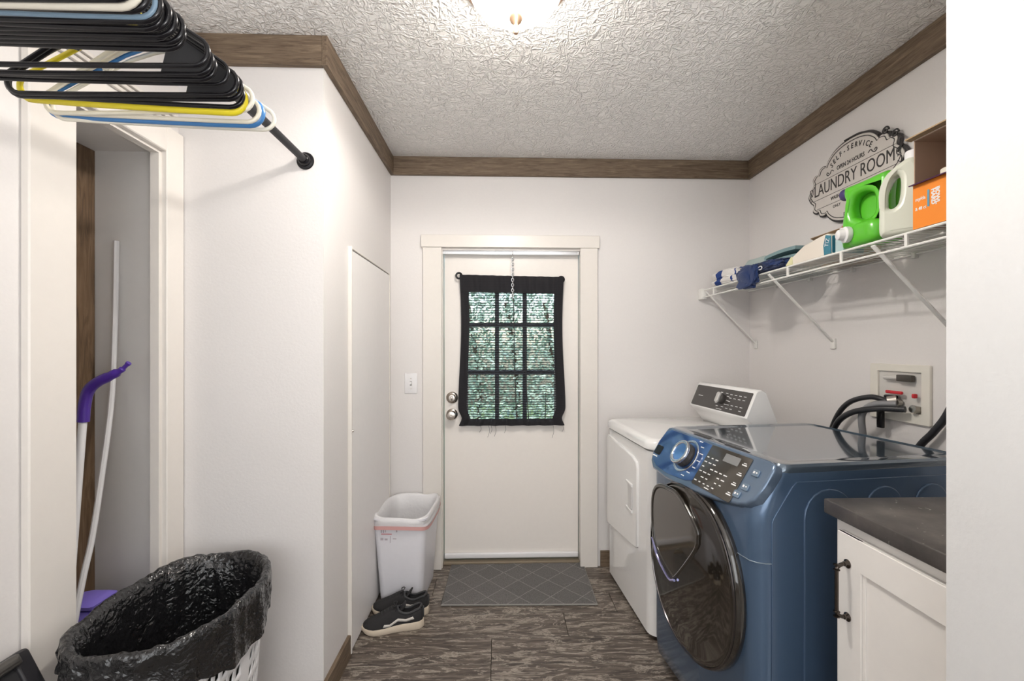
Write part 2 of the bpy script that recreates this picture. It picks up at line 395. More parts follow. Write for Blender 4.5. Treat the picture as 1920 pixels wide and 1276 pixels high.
knob(.906, [(.034, 0), (.034, .005), (.028, .01), (.014, .014), (.013, .032), (.022, .038), (.029, .048), (.030, .058), (.024, .067), (.010, .070), (.001, .069)], 'door_knob')

# ------------------------------------------------------------------ curtain, rod, chain
cr = thing('curtain_rod', 'thin black curtain rod with ball ends across the top of the door window', 'curtain rod', (.07, YD - .035, 1.738))
obj('rod', tube(B(), [(-.30, 0, .006), (.305, 0, -.006)], .006, 10), BLACKP, cr)
for s, z in ((-1, .008), (1, -.012)):
    b = B(); tube(b, [(s * .310 + .017 * math.cos(a), .002 * 0, z + .017 * math.sin(a)) for a in [k * math.pi / 9 for k in range(18)]], .006, 8, closed=True)
    obj('finial', b, BLACKP, cr)
    obj('rod_bracket', box(B(), (s * .30 - .006, 0, z - .01), (s * .30 + .006, .035, z + .01), .002, 1), BLACKP, cr)
cu = thing('curtain', 'black sheer curtain with frayed bottom hanging over the door window', 'curtain', (.08, YD - .035, 1.29))
def cgrid(x0, x1, z0, z1, nx, nz, edge=None, dy=0):
    bm = B(); g = []
    for j in range(nz + 1):
        rw = []
        for i in range(nx + 1):
            x = x0 + (x1 - x0) * i / nx; z = z0 + (z1 - z0) * j / nz
            tz = (1.74 - z) / .9
            xx = x + .010 * math.sin(tz * 5) * (1 if x < .08 else -1) * (.3 + abs(x - .08) * 2)
            pinch = .022 * math.exp(-((z - .885) / .035) ** 2) * (1 if x < .08 else -1) * min(1, abs(x - .08) / .2)
            yv = .006 * math.sin(x * 62 + 2 * math.sin(z * 4)) * (.35 + tz * .8) + .003 * math.sin(x * 130 + z * 9)
            zz = z - (x - .08) * .018 * (1 - tz)
            rw.append(bm.verts.new((xx + pinch - .08, yv + dy, zz - 1.29)))
        g.append(rw)
    for j in range(nz):
        for i in range(nx): bm.faces.new((g[j][i], g[j][i + 1], g[j + 1][i + 1], g[j + 1][i]))
    return bm
obj('panel', cgrid(-.232, .392, .842, 1.740, 90, 70), SHEER, cu)
obj('hem', cgrid(-.236, -.185, .842, 1.740, 8, 60, dy=-.0015), HEM, cu)
obj('hem', cgrid(.342, .396, .842, 1.740, 8, 60, dy=-.0015), HEM, cu)
obj('hem', cgrid(-.234, .394, .840, .882, 90, 4, dy=-.003), HEM, cu)
obj('rod_pocket', cgrid(-.234, .394, 1.642, 1.745, 90, 8, dy=-.012), HEM, cu)
for k, (x, l) in enumerate([(-.19, .04), (-.14, .07), (-.125, .05), (-.10, .065), (-.04, .045), (.25, .075), (.31, .04)]):
    obj('loose_thread', tube(B(), bez([(x, -.004, -.449), (x + .004, -.006, -.449 - l / 2), (x - .006, -.004, -.449 - l)], 4), .0009, 5), BLACKM, cu)
for x, z1_, z0_, dx in ((.010, .32, -.41, .018), (.08, .03, -.425, .022), (.205, -.25, -.41, -.004)):
    obj('pull_string', tube(B(), bez([(x, -.014, z1_), (x + dx * .3, -.016, (z1_ + z0_) / 2), (x + dx, -.014, z0_)], 8), .0028, 6), BLACKM, cu)
ch = thing('hanging_chain', 'bright steel chain hanging from the door head over the curtain', 'chain', (.084, YD - .052, 1.873))
obj('hook', tube(B(), bez([(0, .05, .012), (0, .0, .014), (0, -.012, -.002), (0, 0, -.016), (0, .008, -.008)], 6), .0035, 8), STEEL, ch)
b = B()
for k in range(17):
    z = -.014 - k * .0155
    pts = []
    for q in range(12):
        a = 2 * math.pi * q / 12; u, v = .0062 * math.cos(a), .0105 * math.sin(a)
        pts.append((u, 0, z + v) if k % 2 else (0, u, z + v))
    tube(b, pts, .0028, 6, closed=True)
stuff(obj('chain_links', b, STEEL, ch))

# ------------------------------------------------------------------ switch plate
sw = thing('light_switch', 'white single light switch plate on the wall beside the door', 'light switch', (-.520, YB, 1.10))
obj('plate', box(B(), (-.037, -.006, -.060), (.037, 0, .060), .003), WHITEP, sw)
obj('toggle', box(B(), (-.005, -.016, -.006), (.005, -.004, .010), .002), WHITEP, sw)
obj('toggle_slot', box(B(), (-.006, -.0068, -.013), (.006, -.0055, .013)), mat('slot_shadow', (.3, .29, .28), .5), sw, False)
for z in (.03, -.03): obj('screw', lathe(B(), [(.003, 0), (.003, .001), (0, .0015)], 10, basis((0, -.006, z), (1, 0, 0), (0, 0, 1), (0, -1, 0))), CHROME, sw)

# access panel on the jutting wall
ap = bpy.data.objects.new('door_2', None); COL.objects.link(ap); ap.location = (XL, 2.22, 0); ap['kind'] = 'structure'
obj('panel', box(B(), (0, -.325, .012), (.010, .335, 1.730), .002, 1), PANELM, ap, False)
obj('panel_edge', box(B(), (0, -.336, .012), (.018, -.326, 1.742), .002, 1), TRIMW, ap, False)
obj('panel_edge', box(B(), (0, -.326, 1.7345), (.013, .341, 1.742), .002, 1), TRIMW, ap, False)
obj('panel_edge', box(B(), (0, .337, .012), (.013, .345, 1.742), .002, 1), TRIMW, ap, False)
obj('gap', box(B(), (0, -.327, .012), (.0045, .338, 1.736)), mat('panel_gap', (.12, .11, .10), .8), ap, False)
obj('catch', lathe(B(), [(.007, 0), (.007, .004), (.004, .010), (0, .011)], 12, basis((.010, -.318, .955), (0, 1, 0), (0, 0, 1), (1, 0, 0))), CHROME, ap)

# ------------------------------------------------------------------ closet opening casing and board
cz = struct('trim_7', box(B(), (XC, 1.102, 0), (XC + .022, 1.224, 2.075), .003, 1), TRIMW)
obj('casing_board', box(B(), (XC, 1.546, 0), (XC + .022, YF - .002, 2.075), .003, 1), TRIMW, cz, False)
obj('casing_board', box(B(), (XC, 1.224, 1.985), (XC + .022, 1.546, 2.075), .003, 1), TRIMW, cz, False)
obj('jamb_board', box(B(), (XC - .025, 1.533, 0), (XC + .004, 1.546, 1.985)), TRIMW, cz, False)
obj('jamb_board', box(B(), (XC - .025, 1.222, 0), (XC + .004, 1.226, 1.985)), TRIMW, cz, False)
obj('jamb_board', box(B(), (XC - .025, 1.226, 1.975), (XC + .004, 1.533, 1.985)), TRIMW, cz, False)
for k in range(3):
    obj('moulding_strip', box(B(), (XC, .2, 2.092 + k * .016), (XC + .012 + .004 * k, YF - .03, 2.104 + k * .016), .003, 2), TRIMW, cz)
struct('trim_8', box(B(), (-1.43, 1.41, 0), (-1.412, 1.584, 1.999), .0015, 1), WOODZ)

# ------------------------------------------------------------------ ceiling light
cl = thing('ceiling_light', 'glowing white glass dome ceiling light with bronze rim and finial', 'ceiling light', (.052, 1.33, H))
obj('mounting_pan', lathe(B(), [(.170, 0), (.172, -.010), (.168, -.022), (.158, -.030), (.150, -.032), (.148, -.02), (.10, -.015)], 48), BRONZE, cl)
obj('glass_dome', lathe(B(), [(.146, -.028), (.145, -.042), (.137, -.062), (.119, -.084), (.093, -.102), (.06, -.113), (.025, -.118), (.0, -.119)], 48), LAM, cl)
obj('finial', lathe(B(), [(.012, -.116), (.022, -.122), (.0225, -.132), (.017, -.144), (.008, -.152), (.0055, -.160), (.0085, -.168), (.0085, -.174), (.006, -.180), (.0, -.182)], 20), BRONZE, cl)

# ------------------------------------------------------------------ door mat
dm = thing('door_mat', 'grey rectangular door mat with diamond tile pattern before the door', 'door mat', (.11, 2.468, 0), R(-1.2))
b = B(); n1, n2 = 40, 24; gg = []
for top in (1, 0):
    g = []
    for j in range(n2 + 1):
        g.append([b.verts.new((-.397 + .794 * i / n1, -.233 + .466 * j / n2, (.007 if top else .001) + (.0012 * math.sin(i * .9) * math.sin(j * .5) if top else 0))) for i in range(n1 + 1)])
    gg.append(g)
for g in gg:
    for j in range(n2):
        for i in range(n1): b.faces.new((g[j][i], g[j][i + 1], g[j + 1][i + 1], g[j + 1][i]))
for j in range(n2):
    for i in (0, n1): b.faces.new((gg[0][j][i], gg[0][j + 1][i], gg[1][j + 1][i], gg[1][j][i]))
for i in range(n1):
    for j in (0, n2): b.faces.new((gg[0][j][i], gg[0][j][i + 1], gg[1][j][i + 1], gg[1][j][i]))
obj('pile', b, MATM, dm)
obj('edge_binding', tube(B(), [(-.397, -.233, .005), (.397, -.233, .005), (.397, .233, .005), (-.397, .233, .005)], .0045, 6, closed=True), mat('mat_binding', (.26, .25, .23), .9), dm)

# ------------------------------------------------------------------ white dryer (local: x = depth, y = away from camera)
def rsec(u0, u1, v0, v1, z, r0, r1=.01, n=6):
    """horizontal section: rounded at u0 side by r0, at u1 side by r1"""
    out = []
    for cx, cy, a0, r in ((u0 + r0, v0 + r0, 180, r0), (u1 - r1, v0 + r1, 270, r1), (u1 - r1, v1 - r1, 0, r1), (u0 + r0, v1 - r0, 90, r0)):
        for k in range(n + 1):
            a = R(a0 + 90 * k / n); out.append(Vector((cx + r * math.cos(a), cy + r * math.sin(a), z)))
    return out
wd = thing('dryer', 'white enamel clothes dryer with grey console beside the back wall', 'dryer', (.676, 1.935, 0), R(3.6))
WV = .632
obj('cabinet', loft(B(), [rsec(0, .70, 0, WV, z, r) for z, r in ((.022, .05), (.03, .055), (.835, .055), (.845, .05))]), ENAMEL, wd)
obj('base', loft(B(), [rsec(.03, .68, .03, WV - .03, z, .03) for z in (0, .022)]), BLACKM, wd)
obj('top_lid', loft(B(), [rsec(a, .70, c, WV - c, z, r, .015) for z, a, c, r in ((.848, .002, .002, .055), (.855, -.010, -.004, .06), (.880, -.010, -.004, .06), (.893, -.002, .004, .055), (.899, .012, .016, .045), (.900, .03, .03, .03))]), ENAMEL, wd)
Mf = basis((0, 0, 0), (0, 1, 0), (0, 0, 1), (1, 0, 0))   # plate xy -> (v,z), thickness along u
dr = plate('door', [[(.145, .362), (.16, .350), (.588, .302), (.604, .317), (.604, .798), (.588, .812), (.20, .782), (.15, .765), (.138, .735)]], .018, .006, ENAMEL, wd, basis((-.003, 0, 0), (0, 1, 0), (0, 0, 1), (1, 0, 0)))
dr['label'] = 'slightly raised dryer door with recessed grip'
plate('handle', [rrect(.195, .52, .245, .635, .008)], .006, .002, mat('enamel_grip', (.66, .65, .64), .2), dr, basis((-.0135, 0, 0), (0, 1, 0), (0, 0, 1), (1, 0, 0)))
plate('handle_ledge', [[(.19, .632), (.27, .640), (.27, .648), (.19, .645)]], .010, .003, ENAMEL, dr, basis((-.015, 0, 0), (0, 1, 0), (0, 0, 1), (1, 0, 0)))
plate('handle_ledge', [[(.19, .505), (.27, .512), (.27, .520), (.19, .517)]], .010, .003, ENAMEL, dr, basis((-.015, 0, 0), (0, 1, 0), (0, 0, 1), (1, 0, 0)))
# console: profile in (u,z) extruded along v
cp = [(.53, .895), (.508, .915), (.490, .940), (.468, .968), (.448, .984), (.445, .990), (.495, 1.108), (.503, 1.116), (.520, 1.118), (.540, 1.108), (.60, .960), (.66, .895)]
rings = []
for v, k in ((-.004, .97), (.004, 1), (.505, 1), (.513, .97)):
    cx, cz_ = .54, .99
    rings.append([Vector((cx + (p[0] - cx) * k, v, cz_ + (p[1] - cz_) * k)) for p in cp])
con = obj('console', loft(B(), rings), ENAMEL, wd)
nrm = Vector((-.118, 0, .05)).normalized(); sl = Vector((.05, 0, .118)).normalized()
Mc = basis((.445, 0, .990), (0, 1, 0), sl, -nrm * -1)
def onc(d): return basis(Vector((.445, 0, .990)) + nrm * d, (0, -1, 0), sl, nrm)
plate('fascia', [rrect(-.500, .006, -.012, .122, .006)], .003, .001, DARKG, con, onc(.001))
plate('knob', [sup(-.225, .066, .026, .026, n=28)], .024, .004, DARKG, con, onc(.012))
plate('knob_grip', [rrect(-.240, .040, -.214, .094, .010)], .014, .004, mat('knob_silver', (.6, .59, .57), .35, .4), con, onc(.028))
b = bmesh.new()
lm = []
random.seed(3)
b = B(); Mx = onc(.0030)
def marks(b, Mx, rects):
    for x0, y0, x1, y1 in rects:
        vs = [b.verts.new(Mx @ Vector(p)) for p in ((x0, y0, 0), (x1, y0, 0), (x1, y1, 0), (x0, y1, 0))]; b.faces.new(vs)
rc = [(-.455, .062, -.41, .065)]
for a in range(-60, 241, 30):
    if 60 < a < 120: continue
    cx, cy = -.227 + .046 * math.cos(R(a)), .064 + .042 * math.sin(R(a)); rc.append((cx - .010, cy - .0015, cx + .010, cy + .0015))
for i in range(4):
    for j in range(5):
        if random.random() < .8: cx = -.165 + .036 * i; cy = .025 + .018 * j; rc.append((cx - .010, cy - .0014, cx + .010, cy + .0014))
rc.append((-.25, .012, -.20, .015))
marks(b, Mx, rc); stuff(obj('legend', b, LEGEND, con, False))

# ------------------------------------------------------------------ blue washer
bw = thing('washing_machine', 'slate blue front loading washing machine with dark round door', 'washing machine', (.80, 1.225, 0), R(7))
BV = .625
secs = []
for z, u0, r in ((.03, -.045, .03), (.06, -.07, .045), (.12, -.078, .05), (.80, -.078, .05), (.845, -.076, .05), (.88, -.058, .045), (.93, -.030, .04), (.955, -.013, .035)):
    secs.append(rsec(u0, .645, 0, BV, z, r))
obj('body', loft(B(), secs), NAVY, bw)
obj('foot_plinth', loft(B(), [rsec(-.02, .62, .03, BV - .03, z, .03) for z in (0, .03)]), BLACKM, bw)
obj('top_panel', loft(B(), [rsec(a, .650, c, BV - c, z, r, .03) for z, a, c, r in ((.953, -.010, .0, .035), (.958, -.006, -.003, .035), (.970, .0, -.003, .035), (.977, .006, .004, .03), (.978, .03, .03, .03), (.974, .045, .04, .03), (.974, .06, .06, .03))]), mat('washer_top', (.10, .135, .175), .12, metal=.45, coat=1), bw)
# raised edge plate on the near side with cut corner, pressed channels
Ms = basis((0, -.0005, 0), (1, 0, 0), (0, 0, 1), (0, -1, 0))
plate('side_panel', [[(-.030, .035), (.640, .035), (.640, .928), (.050, .928), (.035, .915), (-.024, .83), (-.030, .815)]], .005, .0015, NAVY, bw, Ms, False)
def arch(u0, u1, z0, z1):
    r = (u1 - u0) / 2; out = [(u0, z0), (u1, z0)]
    for k in range(11): a = math.pi * k / 10; out.append(((u0 + u1) / 2 + r * math.cos(a), z1 - r + r * math.sin(a)))
    return out
for u0, u1 in ((.070, .235), (.275, .40), (.445, .56)):
    plate('pressed_channel', [arch(u0, u1, .12, .905)], .008, .0035, NAVY, bw, basis((0, -.003, 0), (1, 0, 0), (0, 0, 1), (0, -1, 0)), True, 3)
# horizontal seam across front below fascia
b = B()
pts = [(-.0795, y_, .70 + .03 * 0) for y_ in (.60, .3, .06)] + [(-.076, .028, .70), (-.064, .012, .70), (-.045, .002, .70), (-.028, -.001, .70)]
obj('seam', tube(B(), pts, .0014, 5), mat('seam_pale', (.3, .36, .42), .3, .5), bw)
# control fascia
fo = Vector((-.095, 0, .83)); fs = Vector((.095, 0, .148)).normalized(); fn = Vector((-.148, 0, .095)).normalized()
def onf(d): return basis(fo + fn * d, (0, -1, 0), fs, fn)      # plate x = -v, y = up the slope
FL = .176
def fsh(i):  # fascia outline inset i
    P_ = [(-.612, .155), (-.622, .10), (-.620, .045), (-.600, .012), (-.560, -.012), (-.45, -.020), (-.30, -.016), (-.15, .0), (-.06, .018), (-.030, .030), (-.010, .055), (-.002, .10), (.0, .150), (-.006, .170), (-.03, .176), (-.30, .176), (-.585, .176), (-.605, .170)]
    cx, cy = -.31, .085
    return [(cx + (x - cx) * (1 - i / .31), cy + (y - cy) * (1 - i / .09)) for x, y in P_]
fa = plate('control_fascia', [fsh(0)], .036, .008, NAVYP, bw, onf(-.008), True, 3)
plate('gloss_inlay', [[(-.600, .148), (-.612, .10), (-.608, .05), (-.585, .018), (-.54, .002), (-.45, -.004), (-.33, .006), (-.26, .03), (-.235, .08), (-.235, .13), (-.25, .158), (-.40, .164), (-.57, .164)]], .003, .001, NAVYG, fa, onf(.011))
plate('program_window', [rrect(-.603, .045, -.555, .085, .008)], .003, .001, BLACKP, fa, onf(.0132))
plate('knob_ring', [sup(-.395, .088, .064, .064, n=36), sup(-.395, .088, .056, .056, n=36)[::-1]], .004, .0015, STEEL, fa, onf(.0135))
plate('knob', [sup(-.395, .088, .046, .046, n=36)], .030, .004, DARKG, fa, onf(.026))
plate('knob_rim', [sup(-.395, .088, .047, .047, n=36), sup(-.395, .088, .034, .034, n=36)[::-1]], .012, .004, STEEL, fa, onf(.042))
plate('knob_face', [sup(-.395, .088, .035, .035, n=36)], .006, .002, mat('knob_blue', (.12, .28, .6), .1, .5, 1), fa, onf(.040))
plate('display_panel', [rrect(-.292, .010, -.088, .162, .006)], .003, .001, mat('display_brown', (.045, .038, .03), .2, coat=.6), fa, onf(.0115))
plate('lcd', [rrect(-.205, .122, -.132, .150, .002)], .002, .0008, mat('lcd_grey', (.22, .22, .22), .3), fa, onf(.0135))
b = B(); Mx = onf(.0135); rc = []
random.seed(11)
for i in range(6):
    for j in range(6):
        cx = -.278 + .024 * i; cy = .026 + .018 * j
        if i > 2 and j > 3: continue
        if random.random() < .85: w_ = random.uniform(.005, .009); rc.append((cx - w_, cy - .0017, cx + w_, cy + .0017))
for j in range(4): rc += [(-.118, .030 + j * .034, -.096, .034 + j * .034), (-.114, .037 + j * .034, -.100, .0395 + j * .034)]
rc.append((-.22, .015, -.195, .018))
marks(b, Mx, rc)
Mx = onf(.0132); rc = []
for a, r_ in [(q, .080) for q in range(-60, 61, 20)]:
    cx, cy = -.395 + r_ * math.cos(R(a)), .088 + r_ * math.sin(R(a)); rc.append((cx - .010, cy - .0016, cx + .010, cy + .0016))
rc += [(-.600, .035, -.565, .040)]
marks(b, Mx, rc)
stuff(obj('legend', b, LEGEND, fa, False))
for cx, cy in ((-.052, .125), (-.062, .075), (-.078, .045)):
    bt = plate('button', [rrect(cx - .014, cy - .011, cx + .014, cy + .011, .005)], .005, .0015, mat('button_blue', (.20, .27, .36), .25, .5), fa, onf(.012))
    b = B(); marks(b, onf(.0152), [(cx - .008, cy - .003, cx - .001, cy + .004), (cx + .003, cy - .001, cx + .009, cy + .003)]); obj('symbol', b, LEGEND, bt, False)
for v0, v1 in ((.36, .46), (.15, .27)):
    obj('top_dark_bar', box(B(), (.010, v0, .976), (.020, v1, .9785), .001, 1), BLACKM, bw, False)  # two short flat dark bars along the front of the top
# round door
DV, DZ = .306, .540; EZ_ = 1.10
def dring(rr, u, ez=1.0, n=56, e=2.15):
    return [Vector((u, DV + x, DZ + y_ * ez)) for x, y_ in sup(0, 0, rr, rr, e, n)]
wdoor = obj('door', loft(B(), [dring(.262, -.070, EZ_), dring(.268, -.080, EZ_), dring(.267, -.098, EZ_), dring(.258, -.110, EZ_), dring(.248, -.113, EZ_), dring(.240, -.112, EZ_), dring(.20, -.119, EZ_), dring(.12, -.125, EZ_), dring(.04, -.127, EZ_), dring(.002, -.1275, EZ_)]), GLASSB, bw)
wdoor['label'] = 'smoked glossy round door'
obj('door_trim_ring', tube(B(), [p + Vector((-.001, 0, 0)) for p in dring(.260, -.109, EZ_)], .0035, 6, closed=True), mat('smoke_chrome', (.13, .12, .12), .15, 1), wdoor)
# add-door: shield shape in the upper far part, follows door
shield = [(.30, .795), (.36, .812), (.47, .800), (.520, .760), (.535, .69), (.525, .60), (.49, .545), (.38, .500), (.345, .51), (.22, .655), (.205, .70), (.215, .735)]
sh = bez([(x, .812 - (.812 - y_) * 1.04 - .010, 0) for x, y_ in shield + shield[:1]], 4)[:-1]; sh = [(p.x, p.y) for p in sh]
cxs, cys = .38, .645
Md = basis((-.124, 0, 0), (0, 1, 0), (0, 0, 1), (1, 0, 0))
add = plate('add_door', [sh, [(cxs + (x - cxs) * .9, cys + (y_ - cys) * .9) for x, y_ in sh][::-1]], .012, .005, GLASSB, wdoor, Md)
plate('add_door_glass', [[(cxs + (x - cxs) * .9, cys + (y_ - cys) * .9) for x, y_ in sh]], .005, .001, GLASSB2, wdoor, Md)
obj('handle_strip', tube(B(), bez([(-.128, .522, .560), (-.132, .47, .506), (-.134, .385, .470), (-.133, .345, .482)], 6), .005, 6), mat('handle_violet_chrome', (.45, .45, .75), .15, .9), wdoor)

# ------------------------------------------------------------------ base cabinet + countertop
cb = thing('base_cabinet', 'white shaker base cabinet beside the blue washing machine', 'cabinet', (.885, .95, 0))
CABW = mat('cabinet_paint', (.86, .83, .795), .35)
obj('carcass', box(B(), (0, -.186, .09), (.63, .175, .873), .001, 1), CABW, cb, False)
obj('toe_kick', box(B(), (.06, -.186, 0), (.63, .17, .09)), CABW, cb, False)
cdz0, cdz1 = .11, .846; cy0, cy1 = -.180, .150
cdd = obj('door', box(B(), (-.010, cy0, cdz0), (0, cy1, cdz1), .001, 1), CABW, cb, False)
b = B()
box(b, (-.018, cy1 - .072, cdz0), (-.009, cy1, cdz1), .0015, 1); box(b, (-.018, cy0, cdz0), (-.009, cy0 + .06, cdz1), .0015, 1)
box(b, (-.0182, cy0, cdz1 - .078), (-.009, cy1, cdz1), .0015, 1); box(b, (-.0182, cy0, cdz0), (-.009, cy1, cdz0 + .078), .0015, 1)
obj('door_frame', b, CABW, cdd, False)
obj('inner_bead', box(B(), (-.0135, cy1 - .080, cdz0 + .078), (-.009, cy1 - .072, cdz1 - .078), .001, 1), CABW, cdd, False)
hb = B(); hy = .118; hz0, hz1 = .642, .774
PEW = mat('aged_pewter', (.10, .085, .075), .25, 1)
tube(hb, bez([(-.018, hy, hz1), (-.032, hy, hz1 - .001), (-.044, hy, hz1 - .008), (-.046, hy, hz1 - .02), (-.046, hy, (hz0 + hz1) / 2), (-.046, hy, hz0 + .02), (-.044, hy, hz0 + .008), (-.032, hy, hz0 + .001), (-.018, hy, hz0)], 6), .0045, 10)
for z in (hz0, hz1):
    lathe(hb, [(.011, 0), (.011, .002), (.006, .006), (.0055, .010)], 14, basis((-.018, hy, z), (0, 1, 0), (0, 0, 1), (-1, 0, 0)))
for z in (hz0 + .014, hz1 - .014, hz0 + .002, hz1 - .002):
    lathe(hb, [(.003, -.003), (.0075, -.001), (.0075, .001), (.003, .003)], 12, basis((-.046, hy, z), (1, 0, 0), (0, 1, 0), (0, 0, 1)))
obj('handle', hb, PEW, cdd)
ct = obj('countertop', box(B(), (.858, .764, .876), (XR - .003, 1.138, .914), .004, 3), COUNTER)
tag(ct, 'dark grey speckled laminate countertop on the white base cabinet', 'countertop')

# ------------------------------------------------------------------ utility box with hoses
ub = thing('washer_outlet_box', 'recessed white washer outlet box with red valve handles on the wall', 'outlet box', (XR, 1.625, 1.14))
Mu = basis((0, 0, 0), (0, 1, 0), (0, 0, 1), (-1, 0, 0))
def rc4(a, b_, c_, d): return [(a, b_), (c_, b_), (c_, d), (a, d)]
plate('frame', [rrect(-.125, -.108, .125, .108, .006), rc4(-.088, -.070, .092, .080)[::-1]], .012, .003, mat('outlet_box_cream', (.74, .71, .64), .4), ub, basis((-.006, 0, 0), (0, -1, 0), (0, 0, 1), (-1, 0, 0)))
GREYB = mat('outlet_box_inner', (.62, .60, .57), .5)
b = B()
for lo, hi in (((-.004, -.092, -.070), (-.0005, .088, .080)),): box(b, lo, hi)
obj('back_plate', b, GREYB, ub, False)
BRASS = mat('valve_metal', (.35, .33, .30), .3, 1); RED = mat('red_handle', (.55, .02, .03), .4)
vz_ = obj('valve', tube(B(), [(-.012, -.01, -.035), (-.030, -.01, -.035)], .014, 12), BRASS, ub)
obj('hose_nut', tube(B(), [(-.022, -.01, -.028), (-.04, .01, -.034)], .020, 10), mat('nut_grey', (.45, .42, .38), .4, .6), ub)
obj('valve_handle', box(B(), (-.030, -.035, -.004), (-.020, .035, .008), .004), RED, ub)
obj('valve_body', box(B(), (-.028, .0, -.030), (-.006, .045, -.010), .005), BLACKP, ub)
obj('valve_handle', box(B(), (-.030, -.086, -.012), (-.016, -.074, .004), .003), RED, ub)
obj('valve', tube(B(), [(-.004, -.078, -.055), (-.03, -.078, -.05)], .014, 10), BRASS, ub)
obj('valve_bracket', box(B(), (-.028, -.070, .045), (-.010, -.01, .070), .003), mat('bracket_bronze', (.12, .11, .10), .3, .9), ub)
obj('valve_stem', tube(B(), [(-.018, -.01, .058), (-.018, .05, .056)], .008, 8), GREYB, ub)
RUB = mat('black_rubber', (.02, .02, .023), .4)
def hose(name, label, pts, r, m):
    o = obj(name, tube(B(), bez(pts, 8), r, 10), m); return tag(o, label, 'hose')
hose('supply_hose', 'black hose arching highest from the outlet box down to the washer back', [(1.487, 1.640, 1.108), (1.470, 1.70, 1.116), (1.465, 1.80, 1.08), (1.468, 1.875, 1.00), (1.480, 1.93, .88), (1.49, 1.945, .72)], .0105, RUB)
hose('supply_hose', 'black hose running lower out of the outlet box and crossing to the washer back', [(1.487, 1.565, 1.085), (1.446, 1.64, 1.078), (1.414, 1.72, 1.052), (1.425, 1.81, .995), (1.455, 1.88, .90), (1.475, 1.90, .72)], .0115, RUB)
hose('drain_hose', 'grey ribbed drain hose dropping from the outlet box behind the washer', [(1.487, 1.60, 1.100), (1.450, 1.655, 1.092), (1.440, 1.70, 1.05), (1.452, 1.712, .97), (1.475, 1.715, .85), (1.49, 1.715, .6)], .0125, mat('grey_hose', (.22, .22, .23), .45))
hose('power_cord', 'thick black cord rising from the washer back toward the partition', [(1.50, 1.38, 1.19), (1.498, 1.43, 1.08), (1.496, 1.47, 1.02), (1.49, 1.53, .93), (1.49, 1.56, .75)], .0115, RUB)
tag(obj('cord_clip', box(B(), (1.478, 1.655, 1.00), (1.492, 1.680, 1.078), .003), BLACKP), 'small black strap hanging under the outlet box by the drain hose', 'strap')

# ------------------------------------------------------------------ wire shelf
WIRE = mat('white_vinyl_wire', (.80, .79, .76), .35)
ws = thing('wire_shelf', 'white vinyl coated wire shelf on diagonal braces above the machines', 'shelf', (1.22, 1.7, 1.652))
SY0, SY1 = -.93, .925; SD = XR - 1.22 - .004
b = B(); k = SY0 + .01
while k < SY1:
    tube(b, [(0, k, .003), (SD, k, .003)], .0017, 5); tube(b, [(0, k, .003), (0, k, -.036)], .0015, 4, cap=False) if False else None
    k += .0254
stuff(obj('deck_wires', b, WIRE, ws))
for x, z, r_ in ((0, 0, .0042), (0, -.040, .0042), (.10, 0, .003), (.20, 0, .003), (SD - .004, 0, .0035)):
    obj('rail', tube(B(), [(x, SY0, z), (x, SY1, z)], r_, 8), WIRE, ws)
for yy in (-.83, -.56, -.42 + .0, -.17, .12, .44, .76):
    obj('lip_strut', box(B(), (-.004, yy - .005, -.040), (.003, yy + .005, 0), .001, 1), WIRE, ws, False)
obj('end_cap', box(B(), (-.014, SY1 - .05, -.052), (.016, SY1 + .003, .010), .003), WIRE, ws)
for yv in (-.30, .255, .86):
    br = obj('brace', box(B(), (0, -.008, 0), (.435, .008, .006), .002), WIRE, ws)
    br.location = (-.002, yv, -.010); br.rotation_euler = (0, math.atan2(.31, SD), 0)
    obj('brace_foot', box(B(), (SD - .006, yv - .014, -.345), (SD + .003, yv + .014, -.300), .002), WIRE, ws)
for yv in (-.40, -.14, .14, .40, .66):
    obj('wall_clip', box(B(), (SD - .012, yv - .008, -.016), (SD + .003, yv + .008, .008), .002), WIRE, ws)

# ------------------------------------------------------------------ sign
sg = thing('laundry_sign', 'white scalloped LAUNDRY ROOM plaque with black scrollwork above the shelf', 'sign', (XR, 1.836, 2.035))
SM = basis((-.012, 0, 0), (0, -1, 0), (0, 0, 1), (-1, 0, 0))
half = [(0, .178), (.05, .174), (.10, .158), (.135, .130), (.146, .112), (.160, .118), (.185, .112), (.196, .090), (.214, .092), (.232, .076), (.226, .050), (.246, .030), (.262, .0)]
top_ = [(x, y_) for x, y_ in half]
qs = top_ + [(x, -y_) for x, y_ in half[::-1][1:]]
full = qs + [(-x, y_) for x, y_ in qs[::-1][1:-1]]
fullc = [(p.x, p.y) for p in bez([(x, y_, 0) for x, y_ in full + full[:1]], 3)[:-1]]
CREAM = mat('sign_enamel', (.62, .585, .55), .5, var=.05, bscale=30); INK = mat('sign_ink', (.035, .032, .032), .5)
plate('border', [fullc], .014, .004, INK, sg, SM)
plate('face', [[(x * .955, y_ * .945) for x, y_ in fullc]], .005, .001, CREAM, sg, basis((-.0205, 0, 0), (0, -1, 0), (0, 0, 1), (-1, 0, 0)))
plate('inner_line', [[(x * .915, y_ * .895) for x, y_ in fullc], [(x * .90, y_ * .875) for x, y_ in fullc][::-1]], .001, .0, INK, sg, basis((-.0236, 0, 0), (0, -1, 0), (0, 0, 1), (-1, 0, 0)), False)
def st(body, size, x, y_, sx=1, bold=0, rot=0, name='lettering'):
    M = basis((-.0236, -x, y_), (0, -1, 0), (0, 0, 1), (-1, 0, 0)) @ Matrix.Rotation(rot, 4, 'Z')
    return obj(name, text_mesh(body, size, M, sx=sx, bold=bold, ext=.0004), INK, sg, False)
for i, cch in enumerate('SELF-SERVICE'):
    a = R(50 - 100 * i / 11); st(cch, .030, math.sin(-a) * .135, .030 + .103 * math.cos(a), .8, .0006, rot=a * .62)
